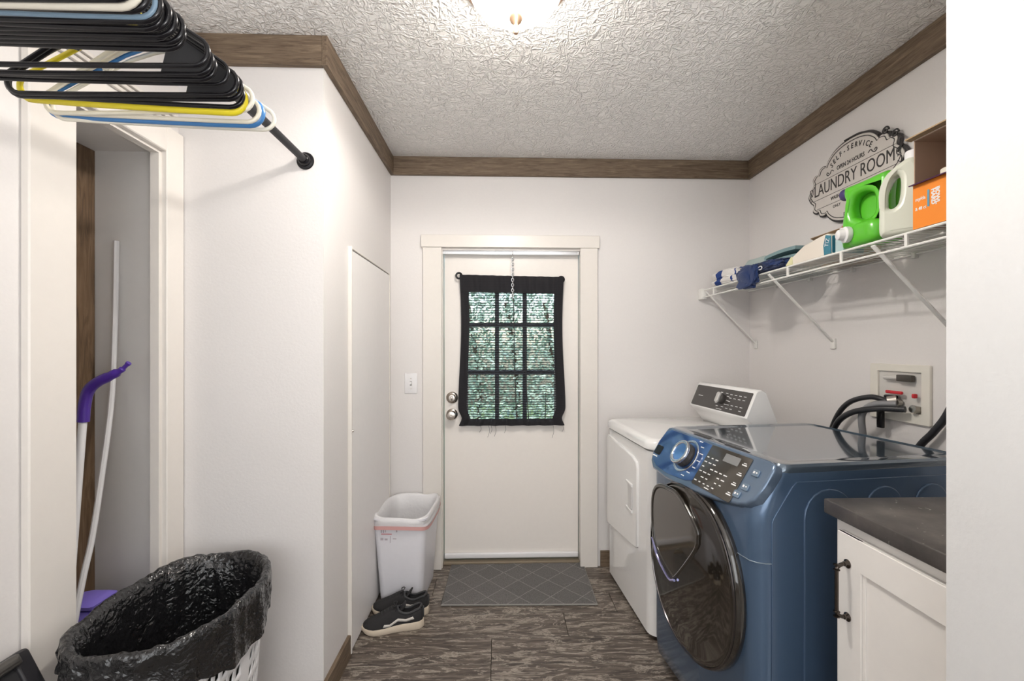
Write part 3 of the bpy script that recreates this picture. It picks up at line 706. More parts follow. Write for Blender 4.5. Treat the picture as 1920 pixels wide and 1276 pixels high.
st('OPEN 24 HOURS', .026, 0, .072, .76, .0004)
st('LAUNDRY ROOM', .076, 0, .010, .715, .0)
st('WASH DRY FOLD & REPEAT!', .022, 0, -.052, .78, .0003)
st('ONLY', .018, -.075, -.092, .9); st('5¢', .050, .0, -.098, .9, .001); st('per load', .024, 0, -.138, .9, .0003)
b = B()
def line2(b, pts, r_):
    tube(b, [(-.0236, -p[0], p[1]) for p in pts], r_, 5)
for yv, xw in ((.048, .215), (-.030, .222), (-.074, .195)): line2(b, [(-xw, yv), (xw, yv)], .0010)
obj('rule_lines', b, INK, sg)
for s in (1, -1):
    b = B(); cur = bez([(s * .092, .068, 0), (s * .104, .076, 0), (s * .114, .064, 0), (s * .126, .060, 0), (s * .134, .068, 0), (s * .128, .074, 0), (s * .122, .067, 0)], 5); line2(b, [(p.x, p.y) for p in cur], .0018)
    obj('flourish', b, INK, sg)
    b = B(); cur = bez([(s * .225, -.02, 0), (s * .238, -.028, 0), (s * .24, -.008, 0), (s * .222, .006, 0), (s * .222, .026, 0), (s * .238, .028, 0), (s * .236, .012, 0), (s * .224, -.004, 0)], 5); line2(b, [(p.x, p.y) for p in cur], .0016)
    obj('scroll', b, INK, sg)
for cx, cy, r_ in ((.172, .118, .016), (.214, .088, .016)):
    b = B(); sp = [((cx + r_ * (1 - q / 26) * math.cos(q * .42)), cy + r_ * (1 - q / 26) * math.sin(q * .42)) for q in range(24)]
    line2(b, sp, .0035); obj('corner_scroll', b, INK, sg)
b = B(); cur = bez([(.228, .078, 0), (.246, .058, 0), (.240, .035, 0), (.226, .012, 0)], 5); line2(b, [(p.x, p.y) for p in cur], .0045); obj('corner_leaf', b, INK, sg)
b = B(); cur = bez([(-.03, .174, 0), (.03, .172, 0), (.06, .166, 0), (.11, .146, 0), (.140, .118, 0)], 5); line2(b, [(p.x, p.y) for p in cur], .004); obj('corner_leaf', b, INK, sg)

# ------------------------------------------------------------------ closet rod and hangers
RX, RZ = -.705, 1.992
rd = thing('closet_rod', 'black metal closet rod ending in a round flange on the jutting wall', 'rod', (RX, YF, RZ))
obj('rod', tube(B(), [(0, -.012, 0), (0, -.42, 0)], .0125, 16), BLACKM, rd)
obj('rod_sleeve', tube(B(), [(0, -.30, 0), (0, -.31, 0), (0, -1.55, 0)], [.0135, .0165, .0165], 16), BLACKM, rd)
obj('flange', lathe(B(), [(.031, 0), (.032, .003), (.030, .006), (.022, .008), (.020, .022), (.016, .026), (.012, .026)], 28, basis((0, 0, 0), (1, 0, 0), (0, 0, 1), (0, -1, 0))), BLACKP, rd)
def hanger_frame(rr, r, drop=.212, hw=.212, flat=1.0):
    pts = []
    R_ = r
    zc = -drop + R_
    import_pts = [(-hw + R_, 0, -drop), (-hw * .5, 0, -drop - .001), (0, 0, -drop - .001), (hw * .5, 0, -drop - .001), (hw - R_, 0, -drop)]
    pts += import_pts
    for k in range(1, 8): a = R(-90 + k * 19); pts.append((hw - R_ + R_ * math.cos(a), 0, zc + R_ * math.sin(a)))
    pts += [(hw * .62, 0, -.122), (hw * .3, 0, -.080), (.022, 0, -.062), (0, 0, -.056), (-.022, 0, -.062), (-hw * .3, 0, -.080), (-hw * .62, 0, -.122)]
    for k in range(7, 0, -1): a = R(-90 + k * 19); pts.append((-(hw - R_ + R_ * math.cos(a)), 0, zc + R_ * math.sin(a)))
    bm = B(); tube(bm, pts, rr, 8, closed=True, flat=flat)
    return bm
def hanger_hook(rr):
    pts = [(0, 0, -.056), (0, 0, -.040), (.004, 0, -.028)]
    for k in range(9): a = R(-50 + k * 30); pts.append((.0225 * math.cos(a), 0, .0225 * math.sin(a) - .002))
    return tube(B(), bez(pts, 2), rr, 7)
HM = {}
def hmesh(kind):
    if kind not in HM:
        rr, r, fl_ = {'tube': (.0044, .024, 1.0), 'wide': (.0044, .026, 1.6), 'thin': (.0036, .022, 1.0)}[kind]
        def mk(bm):
            me = bpy.data.meshes.new('hanger_' + kind); bmesh.ops.recalc_face_normals(bm, faces=bm.faces[:]); bm.to_mesh(me); bm.free()
            for p in me.polygons: p.use_smooth = True
            return me
        HM[kind] = (mk(hanger_frame(rr, r, flat=fl_)), mk(hanger_hook(.0032)))
    return HM[kind]
CM = {'black': BLACKP, 'white': IVORY, 'blue': BLUEP, 'yellow': YELP, 'greyblue': SLATEB}
ordn = lambda n: {1: 'first', 2: 'second', 3: 'third', 4: 'fourth', 5: 'fifth', 6: 'sixth', 7: 'seventh', 8: 'eighth', 9: 'ninth', 10: 'tenth', 11: 'eleventh', 12: 'twelfth', 13: 'thirteenth', 14: 'fourteenth', 15: 'fifteenth', 16: 'sixteenth', 17: 'seventeenth', 18: 'eighteenth'}[n]
hl = [  # y, colour, kind, yaw, roll, web
    (.955, 'white', 'tube', 7, -1, 0), (.938, 'blue', 'wide', 2, 1, 0), (.926, 'white', 'tube', 1, 1.5, 0), (.905, 'white', 'tube', -3, 0, 0), (.884, 'yellow', 'wide', 1, 2.5, 0),
    (.866, 'black', 'tube', 3, 1.0, 0), (.855, 'black', 'tube', 1, -.6, 0), (.842, 'black', 'tube', -1, 0, 1), (.803, 'black', 'thin', 2, -.6, 0), (.789, 'black', 'tube', 0, .8, 1), (.780, 'black', 'tube', -1, .2, 0),
    (.757, 'black', 'tube', 1, -1.2, 0),
    (.708, 'black', 'tube', 1, .6, 0), (.699, 'black', 'tube', 0, 0, 0), (.690, 'black', 'tube', -1, .5, 0), (.681, 'black', 'tube', 1, 0, 0), (.672, 'black', 'tube', 0, -.5, 0), (.663, 'black', 'tube', 1, .8, 0), (.654, 'black', 'tube', 0, 0, 0),
    (.642, 'greyblue', 'thin', 2, -.5, 0), (.630, 'black', 'tube', 1, .3, 0), (.623, 'white', 'wide', 0, .4, 0), (.616, 'black', 'tube', -1, .2, 0), (.606, 'black', 'tube', 0, 0, 0), (.596, 'black', 'tube', 1, 0, 0)]
cnt = {}; dirty = {}
for i, (yy, c, kd_, yaw, roll, gus) in enumerate(hl):
    cnt[c] = cnt.get(c, 0) + 1
    tot = sum(1 for h in hl if h[1] == c)
    cname = {'greyblue': 'grey-blue', 'white': 'ivory'}.get(c, c)
    if tot == 1: lab = '%s plastic clothes hanger, the only one of that colour on the black rod' % cname
    else: lab = '%s plastic clothes hanger, %s of its colour counted from the wall flange' % (cname, ordn(cnt[c]))
    if gus: lab += ', with solid corner' if tot > 1 else ''
    h = thing('clothes_hanger', lab, 'hanger', (RX + random.uniform(-.004, .004), yy, RZ + .0035 - .0), R(yaw), 'clothes hangers on the black rod')
    h.rotation_euler = (0, R(roll), R(yaw))
    fm, hm_ = hmesh(kd_)
    key = (kd_, c)
    if key not in dirty:
        a, b_ = fm.copy(), hm_.copy(); a.materials.append(CM[c]); b_.materials.append(STEEL if c == 'never' else CM[c]); dirty[key] = (a, b_)
    for nm, me in (('frame', dirty[key][0]), ('hook', dirty[key][1])):
        o = bpy.data.objects.new(nm, me); COL.objects.link(o); o.parent = h
    if gus:
        plate('corner_web', [[(.215, -.190), (.203, -.165), (.15, -.132), (.128, -.165), (.118, -.212), (.19, -.212), (.208, -.203)]], .004, .001, BLACKM, h, basis((0, 0, 0), (1, 0, 0), (0, 0, 1), (0, -1, 0)))
    if i in (2, 6, 10, 11):
        obj('strap_notch', tube(B(), [(-.10, 0, -.104), (-.100, 0, -.118), (-.088, 0, -.122), (-.082, 0, -.114)], .003, 6), CM[c], h)

# ------------------------------------------------------------------ closet contents
tag(obj('blind_valance_strip', tube(B(), bez([(-1.329, 1.572, 1.682), (-1.332, 1.570, 1.406), (-1.329, 1.552, 1.131), (-1.318, 1.50, .871), (-1.312, 1.46, .694), (-1.305, 1.42, .577), (-1.29, 1.36, .38), (-1.27, 1.28, .012)], 8), .0085, 8), WHITEP), 'long white flexible plastic strip leaning and bowing in the closet', 'plastic strip')
br_ = thing('broom', 'broom with curved purple grip and white pole standing in the closet', 'broom', (-1.26, 1.33, 0))
gp = [(-1.146, 1.4, 1.264), (-1.158, 1.4, 1.252), (-1.172, 1.4, 1.240), (-1.205, 1.4, 1.222), (-1.240, 1.4, 1.205), (-1.268, 1.4, 1.178), (-1.280, 1.4, 1.132), (-1.284, 1.4, 1.082)]
obj('grip', tube(B(), bez([(p[0] + 1.26, p[1] - 1.33, p[2]) for p in gp], 5)[:], [.0075] * 3 + [.006] * 5 + [.009] * 4 + [.0135] * 4 + [.0155] * 20, 12), PURPLE, br_)
obj('pole', tube(B(), [(-.024, .07, 1.10), (-.030, .035, .60), (-.035, .0, .10)], .0105, 12), WHITEP, br_)
obj('brush_block', loft(B(), [rsec(-.085, .015, -.03, .03, z, .02, .02) for z in (.08, .12)]), PURPLE, br_)
b = B()
for k in range(60): x, y_ = random.uniform(-.045, .045), random.uniform(-.025, .025); tube(b, [(x - .035, y_, .085), (x * 1.2 - .035, y_ * 1.2, .002)], .0012, 4)
stuff(obj('bristles', b, LILAC, br_))
dp = thing('dustpan', 'lilac tall dustpan standing below the purple grip in the closet', 'dustpan', (-1.33, 1.46, 0))
b = B(); loft(b, [rsec(-.035, .045, -.04, .04, 0, .01), rsec(-.045, .055, -.045, .045, .43, .012), rsec(-.05, .062, -.05, .05, .445, .015), rsec(-.048, .058, -.045, .045, .475, .02), rsec(-.04, .05, -.04, .04, .480, .02)])
obj('pan', b, LILAC, dp)
obj('rim', loft(B(), [rsec(-.05, .058, -.045, .05, .488, .02), rsec(-.052, .060, -.048, .052, .500, .02), rsec(-.03, .045, -.03, .04, .508, .02)]), LILAC, dp)
obj('neck', box(B(), (-.03, -.03, .475), (.04, .03, .49), .003), BLACKM, dp)

# ------------------------------------------------------------------ hamper with black liner
hp = thing('laundry_hamper', 'white slotted oval hamper standing in the corner by the closet', 'hamper', (-.898, 1.276, 0))
HA, HBb = .176, .247
def hpt(th, z, grow=0):
    k = .80 + .20 * (z / .6); a, b_ = HA * k + grow, HBb * k + grow; c, s = math.cos(th), math.sin(th); e = 2 / 2.4
    return Vector((a * math.copysign(abs(c) ** e, c), b_ * math.copysign(abs(s) ** e, s), z))
b = B(); NC = 60; zr = [.03 + .0 * 0] + [.06 + .046 * k for k in range(10)] + [.56, .60]
vc = {}
def hv(i, z):
    i %= NC; key = (i, round(z, 4))
    if key not in vc: vc[key] = b.verts.new(hpt(2 * math.pi * i / NC, z))
    return vc[key]
for i in range(NC):
    thm = 2 * math.pi * (i + .5) / NC
    for j in range(len(zr) - 1):
        z0, z1 = zr[j], zr[j + 1]
        q = [hv(i, z0), hv(i + 1, z0), hv(i + 1, z1), hv(i, z1)]
        solid = j == 0 or j >= 10 or (R(225) < thm < R(305)) or i % 15 == 0
        if solid: b.faces.new(q); continue
        f = .30; inner = []
        for (di, dz) in ((.16, .12), (.70, .30), (.84, .88), (.30, .70)):
            inner.append(b.verts.new(hpt(2 * math.pi * (i + di) / NC, z0 + (z1 - z0) * dz)))
        for k in range(4): b.faces.new((q[k], q[(k + 1) % 4], inner[(k + 1) % 4], inner[k]))
o = obj('basket', b, WHITEP, hp); md = o.modifiers.new('t', 'SOLIDIFY'); md.thickness = .003; md.offset = 1
b = B(); loft(b, [[hpt(2 * math.pi * i / NC, 0, -.004) for i in range(NC)], [hpt(2 * math.pi * i / NC, .032, .001) for i in range(NC)]])
obj('bottom_tray', b, WHITEP, hp)
obj('rim', tube(B(), [hpt(2 * math.pi * i / 60, .592) for i in range(60)], .003, 8, closed=True), WHITEP, hp)
lin = tag(obj('bin_liner', B(), LINER), 'crinkled glossy black bin liner folded over the hamper rim', 'bin liner')
prof = [(-.045, .12), (-.038, .22), (-.030, .32), (-.024, .40), (-.020, .46), (-.017, .51), (-.015, .55), (-.012, .58), (-.009, .598), (-.002, .612), (.008, .616), (.016, .608), (.019, .592), (.017, .572), (.017, .55), (.019, .53), (.020, .51), (.021, .49)]
b = B(); NT = 260; grid = []
for j, (g, z) in enumerate(prof):
    rw = []
    for i in range(NT):
        th = 2 * math.pi * i / NT
        hem = .555 - .02 * math.sin(th * 2 + 1) - .085 * max(0, math.cos(th + .15)) - .02 * noise.noise(Vector((math.cos(th) * 3, math.sin(th) * 3, 7)))
        zz = z
        if j >= 12: t = (j - 12) / (len(prof) - 1 - 12); zz = .592 + (hem - .592) * t
        base = hpt(th, zz, g); d = Vector((math.cos(th), math.sin(th), 0))
        P3 = Vector((math.cos(th) * 5, math.sin(th) * 5, zz * 9))
        n1_ = noise.noise(P3 * 1.1) * .009 + abs(noise.noise(P3 * 2.4 + Vector((3, 1, 2)))) * .009
        fold = .006 * math.sin(th * 23 + 3 * math.sin(th * 3) + zz * 6) * (max(0, (.56 - zz)) * 3 if j < 8 else .55)
        amp = .35 if 8 <= j <= 12 else 1.0
        off = (n1_ + fold) * amp
        if j < 8: off = -abs(off) * 1.5
        p = base + d * off; p.z += noise.noise(P3 * .8 + Vector((9, 9, 9))) * .010 + (noise.noise(P3 * 3) * .004)
        rw.append(b.verts.new(p))
    grid.append(rw)
for j in range(len(prof) - 1):
    for i in range(NT): b.faces.new((grid[j][i], grid[j][(i + 1) % NT], grid[j + 1][(i + 1) % NT], grid[j + 1][i]))
b.faces.new(grid[0])
b.to_mesh(lin.data); b.free()
for p in lin.data.polygons: p.use_smooth = True
lin.location = hp.location

# ------------------------------------------------------------------ black slotted crate leaning on the near wall
ck = thing('plastic_crate', 'black plastic honeycomb crate panel tilted against the wall near the hamper', 'crate', (-1.131, 1.083, .597))
LX = Vector((.30, .0, -.59)).normalized(); LN = LX.cross(Vector((0, 1, 0))).normalized()
# local plate coords: x = along -Y from the far corner, y = up the lean
MK = basis((0, 0, 0), (0, -1, 0), -LX, Vector((0, -1, 0)).cross(-LX))
CW, CH = .50, .645
plate('frame', [rrect(0, -CH, CW, 0, .012), rrect(.036, -CH + .04, CW - .036, -.030, .006)[::-1]], .022, .005, mat('crate_black', (.022, .021, .024), .35), ck, MK)
plate('top_roll', [rrect(.03, -.022, CW - .03, .004, .006)], .034, .010, mat('crate_grey', (.06, .055, .05), .35), ck, basis((0.012, 0, .0), (0, -1, 0), -LX, Vector((0, -1, 0)).cross(-LX)))
plate('corner_web', [[(.03, -.025), (.085, -.025), (.030, -.11)]], .008, .002, BLACKM, ck, MK)
b = B(); hx = .020
for r_ in range(22):
    for c_ in range(14):
        cx, cy = .05 + c_ * hx * 1.732 + (r_ % 2) * hx * .866, -.05 - r_ * hx * 1.5
        if cx > CW - .045 or cy < -CH + .055: continue
        pp = [MK @ Vector((cx + hx * math.cos(R(30 + 60 * k)), cy + hx * math.sin(R(30 + 60 * k)), 0)) for k in range(6)]
        tube(b, pp, .0032, 4, closed=True)
stuff(obj('honeycomb', b, BLACKM, ck))

# ------------------------------------------------------------------ white waste bin
wb = thing('waste_bin', 'tall white rectangular waste bin beside the door', 'waste bin', (-.492, 2.415, 0), R(-4))
def bs(hx_, hy_, z, r=.035): return rsec(-hx_, hx_, -hy_, hy_, z, r, r, 6)
BINM = mat('bin_plastic', (.80, .79, .83), .4)
rings = [bs(.108, .145, .0), bs(.111, .148, .01), bs(.137, .180, .435), bs(.142, .185, .44), bs(.142, .185, .448), bs(.132, .175, .448), bs(.105, .142, .02)]
obj('body', loft(B(), rings), BINM, wb)
b = B()
Mb = basis((0, -.1485 - .0295, .395), (1, 0, 0), (0, .072, 1), (0, -1, .072))
PRT = mat('bin_print', (.45, .40, .44), .5); PRR = mat('bin_print_red', (.55, .12, .14), .5)
sc_ = lambda L_: [tuple(((v + .088) * 1.5 - .092) if k % 2 == 0 else (v * 1.5 - .016) for k, v in enumerate(q)) for q in L_]
marks(b, Mb, sc_([(-.088, -.002, -.083, .020), (-.080, -.002, -.076, .020), (-.073, .0, -.070, .020), (-.046, .012, -.032, .016), (-.036, .001, -.031, .012), (-.088, -.026, -.078, -.018), (-.074, -.026, -.064, -.020), (-.056, -.034, -.054, -.012), (-.046, -.022, -.034, -.019)]))
obj('print_marks', b, PRT, wb, False)
b = B(); marks(b, Mb, sc_([(-.086, -.007, -.050, -.0045)])); obj('print_line', b, PRR, wb, False)
wl = tag(obj('bin_liner', B(), film('white_liner_film', (.80, .79, .80), .93, .35)), 'thin white bin liner with pink drawstring folded over the tall waste bin', 'bin liner')
wl.location = wb.location; wl.rotation_euler = wb.rotation_euler
def wpt(i, n, hx_, hy_, z):
    t = 2 * math.pi * i / n; c, s = math.cos(t), math.sin(t); e = 2 / 5.0
    return Vector((hx_ * math.copysign(abs(c) ** e, c), hy_ * math.copysign(abs(s) ** e, s), z))
b = B(); grid = []; NT = 160
for j, (g, z) in enumerate([(-.030, .14), (-.024, .22), (-.018, .30), (-.014, .38), (-.010, .43), (-.007, .452), (.0, .460), (.006, .456), (.008, .444), (.010, .432), (.006, .424), (.010, .414), (.008, .404)]):
    rw = []
    for i in range(NT):
        p = wpt(i, NT, .141 + g, .184 + g, z); t = 2 * math.pi * i / NT
        nn = noise.noise(p * 14 + Vector((j * .2, 0, 0)))
        d = Vector((math.cos(t), math.sin(t), 0))
        p += d * (nn * (.010 if j < 5 else .004) - (.008 if j < 5 else 0)); p.z += (nn * .010 + .006 * math.sin(t * 2 + .6)) if j > 4 else nn * .02
        rw.append(b.verts.new(p))
    grid.append(rw)
for j in range(len(grid) - 1):
    for i in range(NT): b.faces.new((grid[j][i], grid[j][(i + 1) % NT], grid[j + 1][(i + 1) % NT], grid[j + 1][i]))
b.faces.new(grid[0]); b.to_mesh(wl.data); b.free()
for p in wl.data.polygons: p.use_smooth = True
b = B(); g2 = []
for z, gz in ((.412, .013), (.392, .010)):
    g2.append([b.verts.new(wpt(i, NT, .141 + gz, .184 + gz, z + .005 * math.sin(2 * math.pi * i / NT * 3))) for i in range(NT)])
for i in range(NT): b.faces.new((g2[0][i], g2[0][(i + 1) % NT], g2[1][(i + 1) % NT], g2[1][i]))
obj('drawstring_hem', b, mat('pink_drawstring', (.72, .40, .38), .5), wl)

# ------------------------------------------------------------------ sneakers
SOLE = mat('cream_rubber', (.62, .53, .42), .6, var=.1, bscale=25); SUED = mat('black_suede', (.020, .019, .020), .85, bump=.0006, bscale=300); LEATH = mat('dark_leather', (.04, .04, .042), .5)
ss = [0, .02, .06, .12, .22, .32, .42, .52, .62, .72, .82, .90, .96, .99, 1]
hws = [.010, .022, .031, .035, .036, .035, .036, .039, .044, .047, .046, .039, .027, .015, .006]
tops = [.078, .086, .090, .084, .072, .074, .088, .094, .080, .066, .055, .049, .043, .038, .034]
zss = [.036, .036, .036, .036, .035, .034, .032, .030, .028, .027, .026, .027, .028, .029, .030]
SL = .272
def hw_at(s):
    for a in range(len(ss) - 1):
        if ss[a] <= s <= ss[a + 1]: k = (s - ss[a]) / (ss[a + 1] - ss[a]); return hws[a] * (1 - k) + hws[a + 1] * k
def sneaker(loc, rz, label):
    t = thing('sneaker', label, 'shoe', loc, rz, 'pair of sneakers by the waste bin')
    b = B(); rings = []
    for s, hw, zt, zs in zip(ss, hws, tops, zss):
        x = s * SL; op = .05 < s < .40; h = []
        h = [(1.0 * hw, zs - .006), (.99 * hw, zs + (zt - zs) * .25), (.90 * hw, zs + (zt - zs) * .6), (.74 * hw, zt - .006), (.62 * hw, zt), (.50 * hw, .045 if op else zt + .002), (.15 * hw, .045 if op else zt + .004)]
        rings.append([Vector((x, p[0], p[1])) for p in h] + [Vector((x, -p[0], p[1])) for p in h[::-1]])
    loft(b, rings); obj('upper', b, SUED, t)
    b = B(); rings = []
    for s, hw, zt, zs in zip(ss, hws, tops, zss):
        x = s * SL; lift = .010 * max(0, (s - .8) / .2) ** 2; g = .0045
        if s == 0: x -= .004
        if s == 1: x += .005
        h = [(hw + g - .003, lift), (hw + g, lift + .005), (hw + g, zs - .004), (hw + g - .003, zs)]
        rings.append([Vector((x, p[0], p[1])) for p in h] + [Vector((x, -p[0], p[1])) for p in h[::-1]])
    loft(b, rings); obj('sole', b, SOLE, t)
    col_ = [Vector((s * SL, q * .66 * hw_at(s), z)) for s, z, q in ((.06, .090, 1), (.12, .086, 1), (.22, .075, 1), (.32, .076, 1), (.40, .087, .9), (.43, .094, 0), (.40, .087, -.9), (.32, .076, -1), (.22, .075, -1), (.12, .086, -1), (.06, .090, -1), (.03, .094, 0))]
    b = B(); tube(b, bez(col_ + col_[:1], 3)[:-1], .0055, 7, closed=True); obj('collar', b, LEATH, t)
    obj('tongue', box(B(), (-.004, -.022, 0), (.004, .022, .05), .003, 2, Matrix.Translation((.41 * SL, 0, .072)) @ Matrix.Rotation(R(-38), 4, 'Y')), SUED, t)
    for k in range(5):
        s = .47 + .055 * k; zt = [.0985, .0955, .088, .080, .073][k]; h = hw_at(s)
        obj('lace', tube(B(), [(s * SL, -.66 * h, zt - .010), (s * SL + .004, -.3 * h, zt), (s * SL - .003, .3 * h, zt), (s * SL, .66 * h, zt - .010)], .0026, 6), BLACKM, t)
    obj('bow_loop', tube(B(), bez([(.46 * SL, 0, .102), (.44 * SL, .016, .112), (.50 * SL, .024, .110), (.47 * SL, .004, .103), (.44 * SL, -.02, .110), (.50 * SL, -.024, .106), (.47 * SL, 0, .102)], 4), .0022, 6), BLACKM, t)
    for sd_ in (1, -1):
        top = [(.64, .046), (.55, .042), (.42, .062), (.29, .055), (.17, .063)]; bot = [(.15, .052), (.29, .044), (.42, .050), (.55, .030 + .002), (.66, .034)]
        b = B(); n_ = len(top)
        def sp_(s, z):
            zt, zs = .085, .034; f_ = max(0, (z - zs) / (zt - zs)); y_ = hw_at(s) * (1.0 - .14 * f_) + .0026
            return Vector((s * SL, sd_ * y_, z))
        T = []; Bt = []
        for q in range(17):
            u = q / 16 * (n_ - 1); a = min(int(u), n_ - 2); k = u - a
            f1 = lambda L_: (L_[a][0] * (1 - k) + L_[a + 1][0] * k, L_[a][1] * (1 - k) + L_[a + 1][1] * k)
            T.append(f1(top)); Bt.append(f1(bot[::-1]))
        rr_ = [[sp_(*a) for a in (p, q)] for p, q in zip(T, Bt)]
        vs = [[b.verts.new(v) for v in r2] for r2 in rr_]
        for q in range(16): b.faces.new((vs[q][0], vs[q][1], vs[q + 1][1], vs[q + 1][0]))
        o2 = obj('side_stripe', b, mat('stripe_cream', (.66, .62, .57), .5), t); m2 = o2.modifiers.new('s', 'SOLIDIFY'); m2.thickness = .002; m2.offset = 0
    obj('heel_tab', box(B(), (-.005, -.010, .040), (.002, .010, .085), .002), LEATH, t)
    return t
sneaker((-.358, 2.098, .001), R(189.5), 'black sneaker with cream side stripe, the one standing clear of the bin')
sneaker((-.350, 2.196, .001), R(178), 'black sneaker half hidden between its mate and the waste bin')

# ------------------------------------------------------------------ things on the shelf
ZS = 1.6575
def blob(c, s, amp, freq, seed, n=4, flat=None):
    bm = B(); bmesh.ops.create_icosphere(bm, subdivisions=n, radius=1)
    for v in bm.verts:
        d = v.co.normalized(); e = 2 / 3.2
        q = Vector([math.copysign(abs(x) ** e, x) for x in d])
        nn = noise.noise(d * freq + Vector((seed, seed * .7, 0))); rid = abs(noise.noise(d * freq * 1.7 + Vector((0, seed, 4))))
        q *= 1 + amp * nn - amp * .8 * rid
        v.co = Vector((c[0] + q.x * s[0], c[1] + q.y * s[1], c[2] + q.z * s[2]))
        if flat is not None and v.co.z < flat: v.co.z = flat + .0005 * nn
    return bm
def ribbon(center, th):
    L_, R_ = [], []
    n = len(center)
    for i, p in enumerate(center):
        a = Vector(center[max(i - 1, 0)]); c = Vector(center[min(i + 1, n - 1)]); d = (c - a).normalized(); nn = Vector((-d.y, d.x))
        L_.append((p[0] + nn.x * th / 2, p[1] + nn.y * th / 2)); R_.append((p[0] - nn.x * th / 2, p[1] - nn.y * th / 2))
    return L_ + R_[::-1]
def stripe_mat():
    m, t, b = newmat('white_blue_striped_towel'); N = t.nodes; L = t.links
    tc = N.new('ShaderNodeTexCoord'); sp = N.new('ShaderNodeSeparateXYZ'); L.new(tc.outputs['Object'], sp.inputs[0])
    mp = N.new('ShaderNodeMapRange'); mp.inputs[1].default_value = -.16; mp.inputs[2].default_value = .16; L.new(sp.outputs[1], mp.inputs[0])
    W_ = (.74, .72, .70); U_ = (.015, .05, .22)
    r = ramp(t, [(0, W_), (.14, U_), (.17, W_), (.46, U_), (.66, W_), (.92, U_)]); r.color_ramp.interpolation = 'CONSTANT'
    L.new(mp.outputs[0], r.inputs[0]); L.new(r.outputs[0], b.inputs['Base Color']); b.inputs['Roughness'].default_value = .95
    n = N.new('ShaderNodeTexNoise'); n.inputs['Scale'].default_value = 250; bp = N.new('ShaderNodeBump'); bp.inputs['Distance'].default_value = .002
    L.new(tc.outputs['Object'], n.inputs['Vector']); L.new(n.outputs[0], bp.inputs['Height']); L.new(bp.outputs[0], b.inputs['Normal'])
    return m
stw = thing('striped_towel', 'white towel with navy stripes bunched at the far end of the shelf', 'towel', (1.315, 2.41, ZS + .001))
SM_ = stripe_mat()
obj('top_fold', blob((-.015, .0, .058), (.070, .135, .032), .16, 2.4, 3, flat=.028), SM_, stw)
obj('bottom_fold', blob((-.017, -.015, .022), (.074, .150, .022), .12, 2.6, 9, flat=.001), SM_, stw)
NAVC = mat('navy_cloth', (.010, .030, .115), .95, bump=.001, bscale=220, sheen=.2)
nb = thing('navy_cloth_bundle', 'crumpled navy blue cloth bundle hanging over the shelf edge', 'cloth', (1.31, 2.06, ZS + .001))
obj('main_fold', blob((-.018, -.02, .032), (.070, .150, .026), .22, 2.8, 5, 5, flat=.002), NAVC, nb)
obj('second_fold', blob((-.050, .07, .032), (.050, .075, .028), .25, 3.0, 12, 4, flat=.002), NAVC, nb)
obj('drooping_corner', blob((-.108, .03, -.008), (.018, .085, .055), .30, 2.4, 21, 4), NAVC, nb)
obj('white_ring', tube(B(), [(-.104 + 0, -.065 + .014 * math.cos(k * .7), .020 + .008 * math.sin(k * .7)) for k in range(9)], .0025, 6, closed=True), WHITEP, nb)
TEAL = mat('pale_teal_towel', (.24, .36, .38), .95, bump=.001, bscale=220); TEAL2 = mat('pale_sage_towel', (.42, .50, .49), .95, bump=.001, bscale=220)
ft = thing('folded_teal_towel', 'folded pale teal towel behind the navy cloth against the wall', 'towel', (1.435, 2.075, ZS + .001))
Mt = basis((0, 0, 0), (0, -1, 0), (0, 0, 1), (-1, 0, 0))
cen = [(.12, .012), (0, .013), (-.10, .013), (-.128, .020), (-.132, .032), (-.122, .042), (-.02, .042), (.10, .040), (.115, .046), (.118, .056), (.105, .064), (0, .068), (-.10, .068), (-.125, .074), (-.128, .086), (-.115, .094), (0, .099), (.10, .096)]
cen = [(p.x, p.y) for p in bez([(a, c * 1.18, 0) for a, c in cen], 4)]
plate('folds', [ribbon(cen, .016)], .155, 0, TEAL, ft, Mt)
fs_ = thing('rolled_sage_towel', 'pale sage towel folded in a soft round pile behind the striped towel', 'towel', (1.445, 2.36, ZS + .001))
obj('folds', blob((0, 0, .074), (.070, .125, .072), .08, 2.0, 31, 4, flat=.001), TEAL2, fs_)
wc = thing('white_carton', 'cream carton lying on its side with teal printed end on the shelf', 'carton', (1.30, 1.72, ZS + .001))
plate('box', [[(-.120, .002), (-.118, .072), (-.095, .083), (-.06, .080), (.03, .066), (.10, .034), (.136, .006), (.128, .001)][::1]], .125, .004, mat('cream_card', (.76, .70, .62), .6), wc, basis((0, 0, 0), (0, 1, 0), (0, 0, 1), (1, 0, 0)))
plate('yellow_edge', [[(.095, .003), (.132, .003), (.138, .006), (.105, .034), (.098, .036)]], .004, .001, mat('yellow_card', (.72, .70, .42), .6), wc, basis((-.0635, 0, 0), (0, 1, 0), (0, 0, 1), (1, 0, 0)))
plate('printed_end', [rrect(-.060, .006, .060, .070, .004)], .002, .0005, mat('teal_print', (.03, .19, .27), .35, var=.5, bscale=30), wc, basis((0, -.1205, 0), (1, 0, 0), (0, 0, 1), (0, -1, 0)))
plate('printed_side', [[(-.120, .004), (-.118, .070), (-.092, .078), (-.080, .040), (-.084, .004)]], .002, .0005, mat('teal_print_side', (.03, .19, .27), .35, var=.5, bscale=30), wc, basis((-.0632, 0, 0), (0, 1, 0), (0, 0, 1), (1, 0, 0)))
obj('print_lettering', text_mesh('TIZ', .026, basis((-.0648, -.101, .048), (0, -.25, 1), (0, 1, .25), (-1, 0, 0)), ext=.0002, sx=.8), WHITEP, wc, False)
CARD = mat('brown_cardboard', (.36, .25, .15), .8, bscale=60, var=.08)
cbx = thing('small_cardboard_box', 'small open brown cardboard box behind the cream carton', 'box', (1.455, 1.78, ZS + .001))
b = B()
